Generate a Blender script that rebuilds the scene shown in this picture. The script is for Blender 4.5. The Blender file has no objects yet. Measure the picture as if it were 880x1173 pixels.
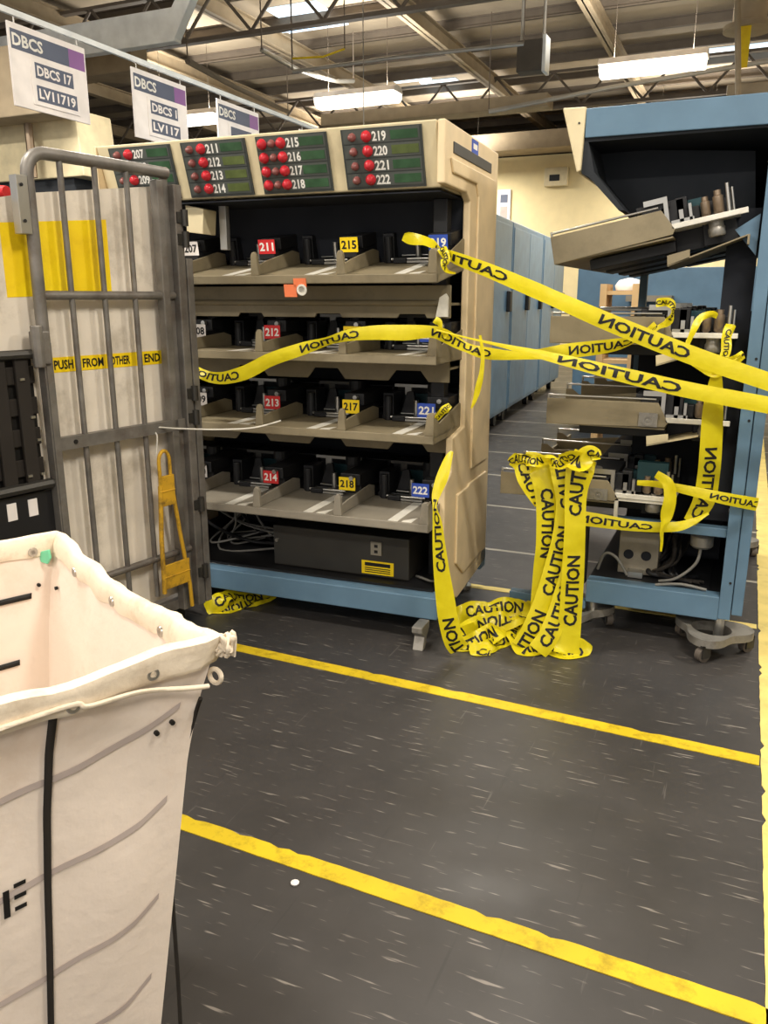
import bpy, bmesh, math, random
from mathutils import Vector, Matrix, noise
V = Vector
C = bpy.context.scene.collection
PI = math.pi
random.seed(7)

# ------------------------------------------------------------------ camera
F, PITCH, YAW, EYE = 930.0, math.radians(14.8), math.radians(23.7), 1.4
FH = V((-math.sin(YAW), math.cos(YAW), 0)); RT = V((math.cos(YAW), math.sin(YAW), 0))
FW = FH*math.cos(PITCH) - V((0, 0, 1))*math.sin(PITCH)
UP = V((0, 0, 1))*math.cos(PITCH) + FH*math.sin(PITCH)
cd = bpy.data.cameras.new('camera'); cam = bpy.data.objects.new('camera', cd); C.objects.link(cam)
cd.sensor_fit = 'VERTICAL'; cd.sensor_height = 36.0; cd.lens = 36.0*F/1173.0
cam.location = (0, 0, EYE); cam.rotation_euler = (PI/2-PITCH, 0, YAW)
cd.clip_start = 0.05; cd.clip_end = 200
bpy.context.scene.camera = cam
def ray(px, py): return FW*F + RT*(px-440) + UP*(586.5-py)
def at(px, py, Y):                       # where the sight line of a photo point meets the plane y = Y
    d = ray(px, py); return V((0, 0, EYE)) + d*(Y/d.y)
def atz(px, py, z):
    d = ray(px, py); return V((0, 0, EYE)) + d*((z-EYE)/d.z)

# ------------------------------------------------------------------ world, lights, exposure
w = bpy.data.worlds.new('world'); bpy.context.scene.world = w; w.use_nodes = True
w.node_tree.nodes['Background'].inputs[0].default_value = (1.0, 0.96, 0.92, 1)
w.node_tree.nodes['Background'].inputs[1].default_value = 0.85
vs = bpy.context.scene.view_settings
vs.view_transform = 'Standard'; vs.look = 'None'; vs.gamma = 1; vs.exposure = 0.0; vs.use_curve_mapping = False
LAMP_POWER = 120.0
UPLIGHT = 0.6
LAMP_COLOUR = (1.0, 0.94, 0.85)

# ------------------------------------------------------------------ materials
def new_mat(name):
    m = bpy.data.materials.new(name); m.use_nodes = True
    nt = m.node_tree; b = nt.nodes['Principled BSDF']
    return m, nt, b
def srgb(c):
    return tuple(((x/255)/12.92 if x/255 <= 0.04045 else ((x/255+0.055)/1.055)**2.4) for x in c) + (1,)
def mat(name, col, rough=0.55, metal=0.0, vary=0.12, scale=6.0, dirt=None, dirt_amt=0.0, dirt_scale=3.0, bump=0.0, spec=0.4):
    m, nt, b = new_mat(name); N = nt.nodes; L = nt.links
    c = srgb(col)
    tc = N.new('ShaderNodeTexCoord')
    n1 = N.new('ShaderNodeTexNoise'); n1.inputs['Scale'].default_value = scale; n1.inputs['Detail'].default_value = 5
    L.new(tc.outputs['Object'], n1.inputs['Vector'])
    r = N.new('ShaderNodeValToRGB')
    r.color_ramp.elements[0].position = 0.3; r.color_ramp.elements[1].position = 0.75
    r.color_ramp.elements[0].color = tuple(x*(1-vary) for x in c[:3])+(1,)
    r.color_ramp.elements[1].color = tuple(min(1, x*(1+vary)) for x in c[:3])+(1,)
    L.new(n1.outputs['Fac'], r.inputs['Fac']); out = r.outputs['Color']
    if dirt:
        n2 = N.new('ShaderNodeTexNoise'); n2.inputs['Scale'].default_value = dirt_scale; n2.inputs['Detail'].default_value = 8; n2.inputs['Roughness'].default_value = .7
        L.new(tc.outputs['Object'], n2.inputs['Vector'])
        r2 = N.new('ShaderNodeValToRGB'); r2.color_ramp.elements[0].position = 0.5; r2.color_ramp.elements[1].position = 0.72
        r2.color_ramp.elements[0].color = (0, 0, 0, 1); r2.color_ramp.elements[1].color = (dirt_amt,)*3+(1,)
        L.new(n2.outputs['Fac'], r2.inputs['Fac'])
        mx = N.new('ShaderNodeMix'); mx.data_type = 'RGBA'
        L.new(r2.outputs['Color'], mx.inputs[0]); L.new(out, mx.inputs[6]); mx.inputs[7].default_value = srgb(dirt)
        out = mx.outputs[2]
    L.new(out, b.inputs['Base Color'])
    b.inputs['Roughness'].default_value = rough; b.inputs['Metallic'].default_value = metal
    b.inputs['Specular IOR Level'].default_value = spec
    if bump:
        n3 = N.new('ShaderNodeTexNoise'); n3.inputs['Scale'].default_value = scale*8; n3.inputs['Detail'].default_value = 3
        L.new(tc.outputs['Object'], n3.inputs['Vector'])
        bp = N.new('ShaderNodeBump'); bp.inputs['Strength'].default_value = bump; bp.inputs['Distance'].default_value = 0.01
        L.new(n3.outputs['Fac'], bp.inputs['Height']); L.new(bp.outputs['Normal'], b.inputs['Normal'])
    return m
def emit(name, col, strength):
    m, nt, b = new_mat(name)
    b.inputs['Base Color'].default_value = srgb(col); b.inputs['Emission Color'].default_value = srgb(col)
    b.inputs['Emission Strength'].default_value = strength
    tc = nt.nodes.new('ShaderNodeTexCoord'); n = nt.nodes.new('ShaderNodeTexNoise'); n.inputs['Scale'].default_value = 3
    mr = nt.nodes.new('ShaderNodeMapRange'); mr.inputs['To Min'].default_value = strength*.9; mr.inputs['To Max'].default_value = strength*1.1
    nt.links.new(tc.outputs['Object'], n.inputs['Vector']); nt.links.new(n.outputs['Fac'], mr.inputs['Value'])
    nt.links.new(mr.outputs['Result'], b.inputs['Emission Strength'])
    return m
M = {}
M['cream'] = mat('cream_paint', (220, 206, 168), .5, dirt=(150, 130, 95), dirt_amt=.25, dirt_scale=5)
M['tan'] = mat('tan_panel', (228, 206, 166), .5, dirt=(186, 160, 120), dirt_amt=.2, dirt_scale=4)
M['tray'] = mat('beige_tray_plastic', (134, 123, 98), .55, dirt=(95, 85, 65), dirt_amt=.4, dirt_scale=9)
M['traygrey'] = mat('grey_tray_plastic', (140, 133, 119), .5, dirt=(105, 98, 85), dirt_amt=.4, dirt_scale=9)
M['strip'] = mat('white_slick_strip', (222, 218, 206), .4, dirt=(150, 145, 130), dirt_amt=.3, dirt_scale=20)
M['black'] = mat('black_plastic', (27, 27, 29), .5, vary=.3)
M['void'] = mat('black_felt_liner', (42, 44, 49), .9, spec=.1)
M['hood'] = mat('charcoal_hood_liner', (50, 53, 57), .8, spec=.15, dirt=(60, 60, 62), dirt_amt=.3)
M['darkmetal'] = mat('dark_metal', (72, 70, 66), .45, .6)
M['steel'] = mat('steel', (190, 188, 182), .3, .9)
M['brass'] = mat('worn_brass_roller', (150, 132, 112), .35, .7)
M['teal'] = mat('teal_plastic', (24, 60, 66), .45)
M['blue'] = mat('blue_grey_enamel', (94, 123, 145), .45, dirt=(70, 100, 125), dirt_amt=.25, dirt_scale=4)
M['bluedark'] = mat('blue_cabinet_enamel', (98, 130, 156), .4, dirt=(80, 110, 136), dirt_amt=.4, dirt_scale=1.2)
M['panelgrey'] = mat('display_slate_plastic', (62, 66, 64), .4)
M['panelrow'] = mat('display_row_plastic', (80, 84, 80), .4)
M['lcd'] = mat('green_display_window', (58, 88, 62), .2, vary=.3, scale=20)
M['lcd2'] = mat('olive_display_window', (92, 104, 62), .2, vary=.3, scale=20)
M['redlamp'] = mat('red_lamp_lens', (190, 44, 54), .15)
M['dimlamp'] = mat('dull_lamp_lens', (132, 82, 78), .2)
M['white'] = mat('white_lettering', (232, 230, 222), .5)
M['ink'] = mat('black_lettering', (22, 20, 18), .6)
M['red'] = mat('red_label', (206, 42, 44), .5)
M['yellow'] = mat('yellow_label', (254, 214, 18), .5, dirt=(190, 140, 10), dirt_amt=.25, dirt_scale=14)
M['yellowpaint'] = mat('worn_yellow_paint', (206, 160, 40), .55, dirt=(84, 64, 36), dirt_amt=.95, dirt_scale=14)
M['royal'] = mat('blue_label', (48, 80, 178), .5)
M['orange'] = mat('orange_label', (228, 122, 78), .5)
M['cage'] = mat('galvanised_grey_metal', (122, 118, 112), .45, .35, vary=.3, scale=12, dirt=(88, 66, 52), dirt_amt=.6, dirt_scale=7)
M['sheet'] = mat('scuffed_white_board', (226, 216, 200), .45, dirt=(150, 138, 118), dirt_amt=.75, dirt_scale=3.5)
M['canvas'] = mat('off_white_canvas', (232, 218, 204), .85, vary=.05, scale=4, dirt=(206, 180, 156), dirt_amt=.55, dirt_scale=3.2, bump=.15, spec=.1)
M['hem'] = mat('cream_canvas_hem', (232, 218, 196), .85, vary=.06, dirt=(176, 152, 122), dirt_amt=.6, dirt_scale=8, bump=.15, spec=.1)
M['stripe'] = mat('faded_grey_stripe', (184, 170, 163), .85, spec=.1)
M['webbing'] = mat('black_webbing', (46, 42, 38), .8, spec=.2)
M['mint'] = mat('mint_plastic', (120, 214, 170), .4)
M['wallcream'] = mat('cream_wall_paint', (236, 218, 168), .7, vary=.04)
M['deck'] = mat('beige_roof_deck', (172, 158, 136), .8, vary=.18, scale=.7, dirt=(104, 92, 78), dirt_amt=.5, dirt_scale=.5)
M['beam'] = mat('beige_steel_beam', (166, 150, 124), .7)
M['joist'] = mat('dark_steel_joist', (112, 102, 90), .7)
M['duct'] = mat('pale_duct', (232, 237, 238), .6)
M['farwall'] = mat('far_dark_wall', (92, 86, 78), .8)
M['galv'] = mat('galvanised_conduit', (176, 174, 168), .4, .5)
M['paper'] = mat('white_sign_board', (238, 232, 228), .4)
M['slate'] = mat('slate_blue_print', (84, 92, 112), .5)
M['purple'] = mat('purple_print', (136, 92, 150), .5)
M['castergrey'] = mat('cast_dolly_metal', (150, 146, 138), .45, .5, dirt=(80, 72, 62), dirt_amt=.6, dirt_scale=12)
M['rubber'] = mat('grey_rubber_wheel', (96, 88, 80), .6)
M['cable'] = mat('grey_cable', (120, 118, 112), .5)
M['kraft'] = mat('cardboard', (196, 164, 118), .8)
M['lamp'] = emit('fluorescent_diffuser', (255, 246, 228), 4.0)
M['sky'] = emit('skylight_pane', (214, 232, 246), 1.1)

def tape_mat():
    m, nt, b = new_mat('yellow_caution_film'); N = nt.nodes; L = nt.links
    tc = N.new('ShaderNodeTexCoord'); n = N.new('ShaderNodeTexNoise'); n.inputs['Scale'].default_value = 25; n.inputs['Detail'].default_value = 4
    L.new(tc.outputs['Object'], n.inputs['Vector'])
    r = N.new('ShaderNodeValToRGB'); r.color_ramp.elements[0].color = srgb((226, 206, 8)); r.color_ramp.elements[1].color = srgb((246, 232, 40))
    L.new(n.outputs['Fac'], r.inputs['Fac']); L.new(r.outputs['Color'], b.inputs['Base Color'])
    b.inputs['Roughness'].default_value = .35
    bp = N.new('ShaderNodeBump'); bp.inputs['Strength'].default_value = .25; bp.inputs['Distance'].default_value = .01
    L.new(n.outputs['Fac'], bp.inputs['Height']); L.new(bp.outputs['Normal'], b.inputs['Normal'])
    tr = N.new('ShaderNodeBsdfTranslucent'); L.new(r.outputs['Color'], tr.inputs['Color'])
    mx = N.new('ShaderNodeMixShader'); mx.inputs[0].default_value = .3
    L.new(b.outputs[0], mx.inputs[1]); L.new(tr.outputs[0], mx.inputs[2])
    L.new(mx.outputs[0], N['Material Output'].inputs['Surface'])
    return m
M['tape'] = tape_mat()

def floor_mat():
    m, nt, b = new_mat('dark_scuffed_floor'); N = nt.nodes; L = nt.links
    tc = N.new('ShaderNodeTexCoord'); P = tc.outputs['Object']
    def noise_(scale, vec, detail=4, rough=.5):
        n = N.new('ShaderNodeTexNoise'); n.inputs['Scale'].default_value = scale; n.inputs['Detail'].default_value = detail; n.inputs['Roughness'].default_value = rough
        L.new(vec, n.inputs['Vector']); return n.outputs['Fac']
    def ramp(fac, a, b_, ca, cb):
        r = N.new('ShaderNodeValToRGB'); r.color_ramp.elements[0].position = a; r.color_ramp.elements[1].position = b_
        r.color_ramp.elements[0].color = ca; r.color_ramp.elements[1].color = cb
        L.new(fac, r.inputs['Fac']); return r.outputs['Color']
    def mapped(sc, rot=0):
        mp = N.new('ShaderNodeMapping'); mp.inputs['Scale'].default_value = sc; mp.inputs['Rotation'].default_value = (0, 0, rot)
        L.new(P, mp.inputs['Vector']); return mp.outputs[0]
    def mix(fac, a, col):
        x = N.new('ShaderNodeMix'); x.data_type = 'RGBA'; L.new(fac, x.inputs[0]); L.new(a, x.inputs[6]); x.inputs[7].default_value = col; return x.outputs[2]
    K, W = (0, 0, 0, 1), (1, 1, 1, 1)
    base = ramp(noise_(2.2, P, 7, .65), .3, .75, srgb((52, 50, 49)), srgb((67, 64, 62)))
    d = ramp(noise_(1.0, mapped((9, 95, 1), -.03), 2), .645, .72, K, (.5, .5, .5, 1))           # short pale scuffs lying along the width
    base = mix(d, base, srgb((168, 160, 150)))
    d2 = ramp(noise_(1.0, mapped((60, 3.5, 1), .5), 3), .70, .76, K, (.2, .2, .2, 1))          # long faint drag marks
    base = mix(d2, base, srgb((150, 145, 138)))
    d3 = ramp(noise_(1.0, mapped((40, 2.0, 1), -.25), 3), .66, .74, K, (.35, .35, .35, 1))        # dark wheel marks
    base = mix(d3, base, srgb((38, 37, 37)))
    # tile joints beyond the machines
    sp = N.new('ShaderNodeSeparateXYZ'); L.new(P, sp.inputs[0])
    def math_(op, a, v):
        x = N.new('ShaderNodeMath'); x.operation = op; L.new(a, x.inputs[0])
        if isinstance(v, (int, float)): x.inputs[1].default_value = v
        else: L.new(v, x.inputs[1])
        return x.outputs[0]
    fr = math_('FRACT', math_('DIVIDE', math_('ADD', sp.outputs[1], 20 - 3.655+.02), .985), 0)
    j = math_('MULTIPLY', math_('LESS_THAN', fr, .03), math_('GREATER_THAN', sp.outputs[1], 3.5))
    j = math_('MULTIPLY', j, .65)
    base = mix(j, base, srgb((190, 184, 168)))
    L.new(base, b.inputs['Base Color'])
    rg = N.new('ShaderNodeMapRange'); rg.inputs['To Min'].default_value = .3; rg.inputs['To Max'].default_value = .55
    L.new(noise_(5, P, 5), rg.inputs['Value']); L.new(rg.outputs[0], b.inputs['Roughness'])
    b.inputs['Specular IOR Level'].default_value = .5
    return m
M['floor'] = floor_mat()
def line_mat():
    m = mat('yellow_floor_tape', (208, 180, 32), .5, dirt=(120, 100, 20), dirt_amt=.7, dirt_scale=16)
    return m
M['line'] = line_mat()
M['linepale'] = mat('faded_yellow_floor_paint', (226, 204, 120), .5, dirt=(170, 150, 90), dirt_amt=.5, dirt_scale=9)

# ------------------------------------------------------------------ mesh helpers
GLY = {}
def glyphs(s):
    if s in GLY: return GLY[s]
    cu = bpy.data.curves.new('t', 'FONT'); cu.body = s; cu.size = 1.0; cu.offset = 0.03; cu.resolution_u = 2
    o = bpy.data.objects.new('t', cu); C.objects.link(o)
    bpy.context.view_layer.update()
    dg = bpy.context.evaluated_depsgraph_get()
    me = bpy.data.meshes.new_from_object(o.evaluated_get(dg))
    vs_ = [v.co.copy() for v in me.vertices]; fs = [tuple(p.vertices) for p in me.polygons]
    bpy.data.objects.remove(o); bpy.data.curves.remove(cu); bpy.data.meshes.remove(me)
    x0 = min(v.x for v in vs_); x1 = max(v.x for v in vs_); y0 = min(v.y for v in vs_); y1 = max(v.y for v in vs_)
    h = y1-y0
    vs_ = [((v.x-x0)/h, (v.y-y0)/h) for v in vs_]
    GLY[s] = (vs_, fs, (x1-x0)/h); return GLY[s]
def glyphs_fine(s):                       # the same outline cut into small faces, so that it can follow a curved strip
    k = s+'/fine'
    if k in GLY: return GLY[k]
    g, fs, wd = glyphs(s)
    bm = bmesh.new(); vv = [bm.verts.new((x, y, 0)) for x, y in g]
    for f in fs:
        try: bm.faces.new([vv[i] for i in f])
        except ValueError: pass
    bmesh.ops.triangulate(bm, faces=bm.faces[:])
    for _ in range(3):
        ee = [e for e in bm.edges if e.calc_length() > .22]
        if ee: bmesh.ops.subdivide_edges(bm, edges=ee, cuts=1); bmesh.ops.triangulate(bm, faces=[f for f in bm.faces if len(f.verts) > 3])
    bm.verts.index_update()
    GLY[k] = ([(v.co.x, v.co.y) for v in bm.verts], [tuple(v.index for v in f.verts) for f in bm.faces], wd); bm.free()
    return GLY[k]
class MB:
    def __init__(s): s.v = []; s.f = []; s.m = []
    def add(s, vs_, fs, m=0):
        b = len(s.v); s.v += [V(x) for x in vs_]
        for f in fs: s.f.append(tuple(i+b for i in f)); s.m.append(m)
        return s
    def box(s, x0, x1, y0, y1, z0, z1, m=0, M_=None):
        vs_ = [V((x, y, z)) for z in (z0, z1) for y in (y0, y1) for x in (x0, x1)]
        if M_ is not None: vs_ = [M_ @ v for v in vs_]
        return s.add(vs_, [(0, 2, 3, 1), (4, 5, 7, 6), (0, 1, 5, 4), (2, 6, 7, 3), (0, 4, 6, 2), (1, 3, 7, 5)], m)
    def prism(s, poly, axis, a0, a1, m=0, M_=None):
        def pt(p, a):
            return V((a, p[0], p[1])) if axis == 'x' else V((p[0], a, p[1])) if axis == 'y' else V((p[0], p[1], a))
        n = len(poly); vs_ = [pt(p, a0) for p in poly]+[pt(p, a1) for p in poly]
        if M_ is not None: vs_ = [M_ @ v for v in vs_]
        fs = [tuple(range(n))[::-1], tuple(range(n, 2*n))]+[(i, (i+1) % n, n+(i+1) % n, n+i) for i in range(n)]
        return s.add(vs_, fs, m)
    def tube(s, pts, r, n=8, m=0, cap=True):
        pts = [V(p) for p in pts]; rs = r if isinstance(r, (list, tuple)) else [r]*len(pts)
        nrm = None; vs_ = []; fs = []
        for i, p in enumerate(pts):
            t = (pts[min(i+1, len(pts)-1)]-pts[max(i-1, 0)])
            t = t.normalized() if t.length > 1e-9 else V((0, 0, 1))
            if nrm is None:
                nrm = t.orthogonal().normalized()
            else:
                nrm = (nrm - t*nrm.dot(t)); nrm = nrm.normalized() if nrm.length > 1e-6 else t.orthogonal().normalized()
            bn = t.cross(nrm)
            for k in range(n):
                a = 2*PI*k/n; vs_.append(p+(nrm*math.cos(a)+bn*math.sin(a))*rs[i])
        for i in range(len(pts)-1):
            for k in range(n):
                fs.append((i*n+k, i*n+(k+1) % n, (i+1)*n+(k+1) % n, (i+1)*n+k))
        if cap:
            fs.append(tuple(range(n))[::-1]); fs.append(tuple(range((len(pts)-1)*n, len(pts)*n)))
        return s.add(vs_, fs, m)
    def cyl(s, p0, p1, r, n=14, m=0): return s.tube([p0, p1], r, n, m)
    def lathe(s, prof, cx, cy, n=18, m=0, M_=None):            # profile [(r, z)]
        vs_ = []; fs = []
        for r, z in prof:
            for k in range(n):
                a = 2*PI*k/n; vs_.append(V((cx+r*math.cos(a), cy+r*math.sin(a), z)))
        if M_ is not None: vs_ = [M_ @ v for v in vs_]
        for i in range(len(prof)-1):
            for k in range(n): fs.append((i*n+k, i*n+(k+1) % n, (i+1)*n+(k+1) % n, (i+1)*n+k))
        fs.append(tuple(range(n))[::-1]); fs.append(tuple(range((len(prof)-1)*n, len(prof)*n)))
        return s.add(vs_, fs, m)
    def text(s, txt, o, ex, ey, h, m=0, width=None, centre=False):
        g, fs, wd = glyphs(txt); ex = V(ex).normalized(); ey = V(ey).normalized(); k = h if width is None else width/wd
        off = -wd*k/2 if centre else 0
        o = V(o) - (ey*h/2 if centre else V((0, 0, 0)))
        return s.add([o+ex*(x*k+off)+ey*(y*h) for x, y in g], fs, m)
    def build(s, name, mats, parent=None, bevel=0, smooth=0, solid=0, subd=0):
        me = bpy.data.meshes.new(name); me.from_pydata([tuple(v) for v in s.v], [], s.f)
        if not isinstance(mats, (list, tuple)): mats = [mats]
        for x in mats: me.materials.append(M[x])
        for p, mi in zip(me.polygons, s.m): p.material_index = mi
        me.update()
        if smooth:
            for p in me.polygons: p.use_smooth = True
            me.set_sharp_from_angle(angle=math.radians(smooth))
        o = bpy.data.objects.new(name, me); C.objects.link(o)
        if parent: o.parent = parent
        if subd:
            md = o.modifiers.new('s', 'SUBSURF'); md.levels = subd; md.render_levels = subd
        if solid:
            md = o.modifiers.new('t', 'SOLIDIFY'); md.thickness = solid; md.offset = 0
        if bevel:
            md = o.modifiers.new('b', 'BEVEL'); md.width = bevel; md.segments = 2; md.limit_method = 'ANGLE'; md.angle_limit = math.radians(40)
        return o
def thing(name, label, cat, loc=(0, 0, 0), rz=0, group=None):
    o = bpy.data.objects.new(name, None); C.objects.link(o); o.location = loc; o.rotation_euler = (0, 0, rz)
    o.empty_display_size = .1
    return tag(o, label, cat, group)
def tag(o, label, cat, group=None):
    o['label'] = label; o['category'] = cat
    if group: o['group'] = group
    return o
def struct(name, mb, mats, **k):
    o = mb.build(name, mats, **k); o['kind'] = 'structure'; return o
def plabel(o, l): o['label'] = l; return o
def copy_tree(o, parent=None):
    c = o.copy(); C.objects.link(c); c.parent = parent
    for ch in list(o.children): copy_tree(ch, c)
    return c
def spline(pts, k):
    out = []; n = len(pts)
    for i in range(n-1):
        p0 = pts[max(i-1, 0)]; p1 = pts[i]; p2 = pts[i+1]; p3 = pts[min(i+2, n-1)]
        for j in range(k):
            t = j/k
            out.append(tuple(.5*((2*b)+(-a+c)*t+(2*a-5*b+4*c-d)*t*t+(-a+3*b-3*c+d)*t**3) for a, b, c, d in zip(p0, p1, p2, p3)))
    out.append(tuple(pts[-1])); return out

# ------------------------------------------------------------------ setting
b = MB(); b.box(-18, 8, -4, 40, -.1, 0); struct('floor', b, 'floor')
def wavy_line(name, p, q, wd, m, seed):
    rnd = random.Random(seed); p = V(p); q = V(q); t = (q-p).normalized(); n = V((-t.y, t.x, 0)); L_ = (q-p).length
    k = int(L_/.03); b = MB(); vs_ = []; fs = []
    for i in range(k+1):
        c = p+t*(L_*i/k)
        a = wd/2*(1+rnd.uniform(-.03, .03)); a2 = wd/2*(1+rnd.uniform(-.03, .03))
        if rnd.random() < .05: a *= .75
        vs_ += [c+n*a+V((0, 0, .0025)), c-n*a2+V((0, 0, .0025)), c+n*a, c-n*a2]
    for i in range(k):
        o = 4*i
        fs += [(o+1, o+5, o+4, o), (o, o+4, o+6, o+2), (o+5, o+1, o+3, o+7)]
    b.add(vs_, fs); return struct(name, b, m)
wavy_line('trim_1', (-3.2, 2.64, 0), (.168, 2.535, 0), .058, 'line', 3)
wavy_line('trim_2', (-2.2, 1.585, 0), (.182, 1.515, 0), .056, 'line', 4)
wavy_line('trim_3', (.217, 0.2, 0), (.205, 16, 0), .085, 'linepale', 5)
wavy_line('trim_4', (-1.5, 3.70, 0), (.165, 3.70, 0), .05, 'linepale', 6)
# walls
b = MB(); b.box(-7.6, 8, 18, 18.2, 0, 4.26); struct('wall_back', b, 'wallcream')
b = MB(); b.box(-18, 8, 39.8, 40, 0, 6); struct('wall_far', b, 'farwall')
b = MB(); b.box(-18.2, -18, -4, 40, 0, 6); struct('wall_left', b, 'farwall')
b = MB(); b.box(8, 8.2, -4, 40, 0, 6); struct('wall_right', b, 'wallcream')
b = MB()
Z0 = 5.3
b.box(-18, 8, -4, 40, Z0, Z0+.1)
ceil = struct('ceiling', b, 'deck')
for i in range(30):                                           # purlins under the deck, along the width
    y = 1.0+i*1.15
    b = MB(); b.box(-18, 8, y-.03, y+.03, Z0-.14, Z0-.12); b.box(-18, 8, y-.008, y+.008, Z0-.14, Z0); b.box(-18, 8, y-.03, y+.03, Z0-.02, Z0)
    b.build('joist', 'joist', ceil)
for x in (-13.6, -11.3, -9.0, -6.8, -4.55, -2.3, 0.0, 2.3, 4.6):   # girders, along the aisle
    b = MB(); b.box(x-.07, x+.07, -4, 40, Z0-.36, Z0-.34); b.box(x-.01, x+.01, -4, 40, Z0-.36, Z0-.14); b.box(x-.07, x+.07, -4, 40, Z0-.16, Z0-.14)
    b.build('girder', 'beam', ceil)
for y in (9.6, 15.2, 20.5):                                   # open web trusses, along the width
    b = MB()
    zt, zb = Z0-.16, Z0-.72
    b.box(-18, 8, y-.05, y+.05, zb-.05, zb); b.box(-18, 8, y-.05, y+.05, zt-.04, zt)
    n = 26
    for i in range(n):
        x0 = -18+26*i/n; x1 = x0+26/n
        b.tube([(x0, y, zb), ((x0+x1)/2, y, zt-.02)], .022, 6); b.tube([((x0+x1)/2, y, zt-.02), (x1, y, zb)], .022, 6)
    b.build('truss', 'joist', ceil)
# skylights let into the deck
k = 1
for p, wd, ln in (((345, 14), .4, .3), ((332, 33), .4, .1), ((362, 31), .5, .08), ((470, 90), .35, .2), ((505, 95), .35, .2), ((490, 84), .45, .2), ((402, 70), .35, .1), ((872, 55), .9, .25), ((875, 82), .7, .2)):
    c = atz(p[0], p[1], Z0-.02)
    b = MB(); b.box(c.x-wd, c.x+wd, c.y-ln, c.y+ln, Z0-.03, Z0-.005)
    struct('window_%d' % k, b, 'sky'); k += 1

# ceiling lights
def ceiling_light(x, y, z, label):
    t = thing('ceiling_light', label, 'lamp', (x, y, z), 0, 'fluorescent fittings under the roof')
    b = MB(); b.prism([(-.16, .0), (.16, .0), (.1, .08), (-.1, .08)], 'x', -.62, .62); b.build('housing', 'paper', t, bevel=.006)
    b = MB(); b.prism([(-.16, 0), (-.15, -.07), (-.08, -.12), (.08, -.12), (.15, -.07), (.16, 0)], 'x', -.6, .6); b.build('diffuser', 'lamp', t, smooth=40)
    for s in (-.45, .45):
        b = MB(); b.tube([(s, 0, .08), (s, 0, Z0-.14-z)], .003, 6); b.build('hanger', 'joist', t)
    ld = bpy.data.lights.new('lamp_light', 'AREA'); ld.shape = 'RECTANGLE'; ld.size = 1.15; ld.size_y = .28
    ld.energy = LAMP_POWER; ld.color = LAMP_COLOUR
    lo = bpy.data.objects.new('lamp_light', ld); C.objects.link(lo); lo.parent = t; lo.location = (0, 0, -.13)
    ud = bpy.data.lights.new('roof_fill', 'AREA'); ud.shape = 'RECTANGLE'; ud.size = 1.1; ud.size_y = .15     # added upward light to brighten the roof; the housing has no slots
    ud.energy = LAMP_POWER*UPLIGHT; ud.color = LAMP_COLOUR
    uo = bpy.data.objects.new('roof_fill', ud); C.objects.link(uo); uo.parent = t; uo.location = (0, 0, .09); uo.rotation_euler = (PI, 0, 0)
    return t
for x, y, z, l in ((-1.375, 11.07, 4.1, 'glowing fluorescent ceiling light above the right blue machine'),
                   (-5.31, 11.18, 4.1, 'glowing fluorescent ceiling light above the cream display header'),
                   (-8.35, 11.35, 4.1, 'glowing fluorescent ceiling light seen between two hanging signs'),
                   (-5.75, 16.7, 4.1, 'small distant fluorescent light just beside the tan end panel top'),
                   (-1.4, 5.6, 4.1, 'fluorescent ceiling light overhead in front of the right machine'),
                   (-3.2, 1.4, 4.1, 'fluorescent ceiling light overhead left of the hamper'),
                   (1.0, 1.4, 4.1, 'fluorescent ceiling light overhead right of the yellow aisle line'),
                   (-3.2, -2.2, 4.1, 'fluorescent ceiling light overhead behind the viewer on the left'),
                   (1.0, -2.2, 4.1, 'fluorescent ceiling light overhead behind the viewer on the right'),
                   (-1.4, 16.7, 4.1, 'added distant fluorescent light, unseen behind the right machine header'),  # unseen lamp added to brighten the roof and back wall
                   (-8.4, 16.7, 4.1, 'added distant fluorescent light, unseen behind the left display header'),  # added out of sight for more light on roof and wall
                   (2.4, 11.1, 4.1, 'fluorescent ceiling light beyond the right edge above the aisle'),
                   (2.4, 4.2, 4.1, 'added unseen fluorescent light overhead right of the blue post'),  # lamp added on this side to light the tan end panel
                   (-7.4, 3.6, 4.1, 'fluorescent ceiling light overhead left of the hanging signs'),
                   (-4.9, 5.6, 4.1, 'fluorescent ceiling light overhead above the row of blue cabinets')):
    ceiling_light(x, y, z, l)

# overhead ducts and boxes
b = MB()
p0 = at(200, 47, 7.8); zb = p0.z; xr = p0.x
b.box(-10.5, xr, 7.8, 7.92, zb, zb+.32)
b.prism([(xr-.02, zb), (xr-.02, zb+.32), (xr+.42, Z0-.4), (xr+.60, Z0-.4)], 'y', 7.8, 7.92)
tag(b.build('air_duct', 'duct', bevel=.01), 'pale rectangular air duct with an angled end at the upper left under the roof', 'duct')
b = MB(); p = at(97, 88, 8.6); q = at(150, 60, 8.6)
b.box(-14, q.x, 8.6, 8.9, p.z, p.z+.5)
tag(b.build('soffit_beam', 'beam', bevel=.01), 'beige boxed beam just below the pale air duct', 'beam')
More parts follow.
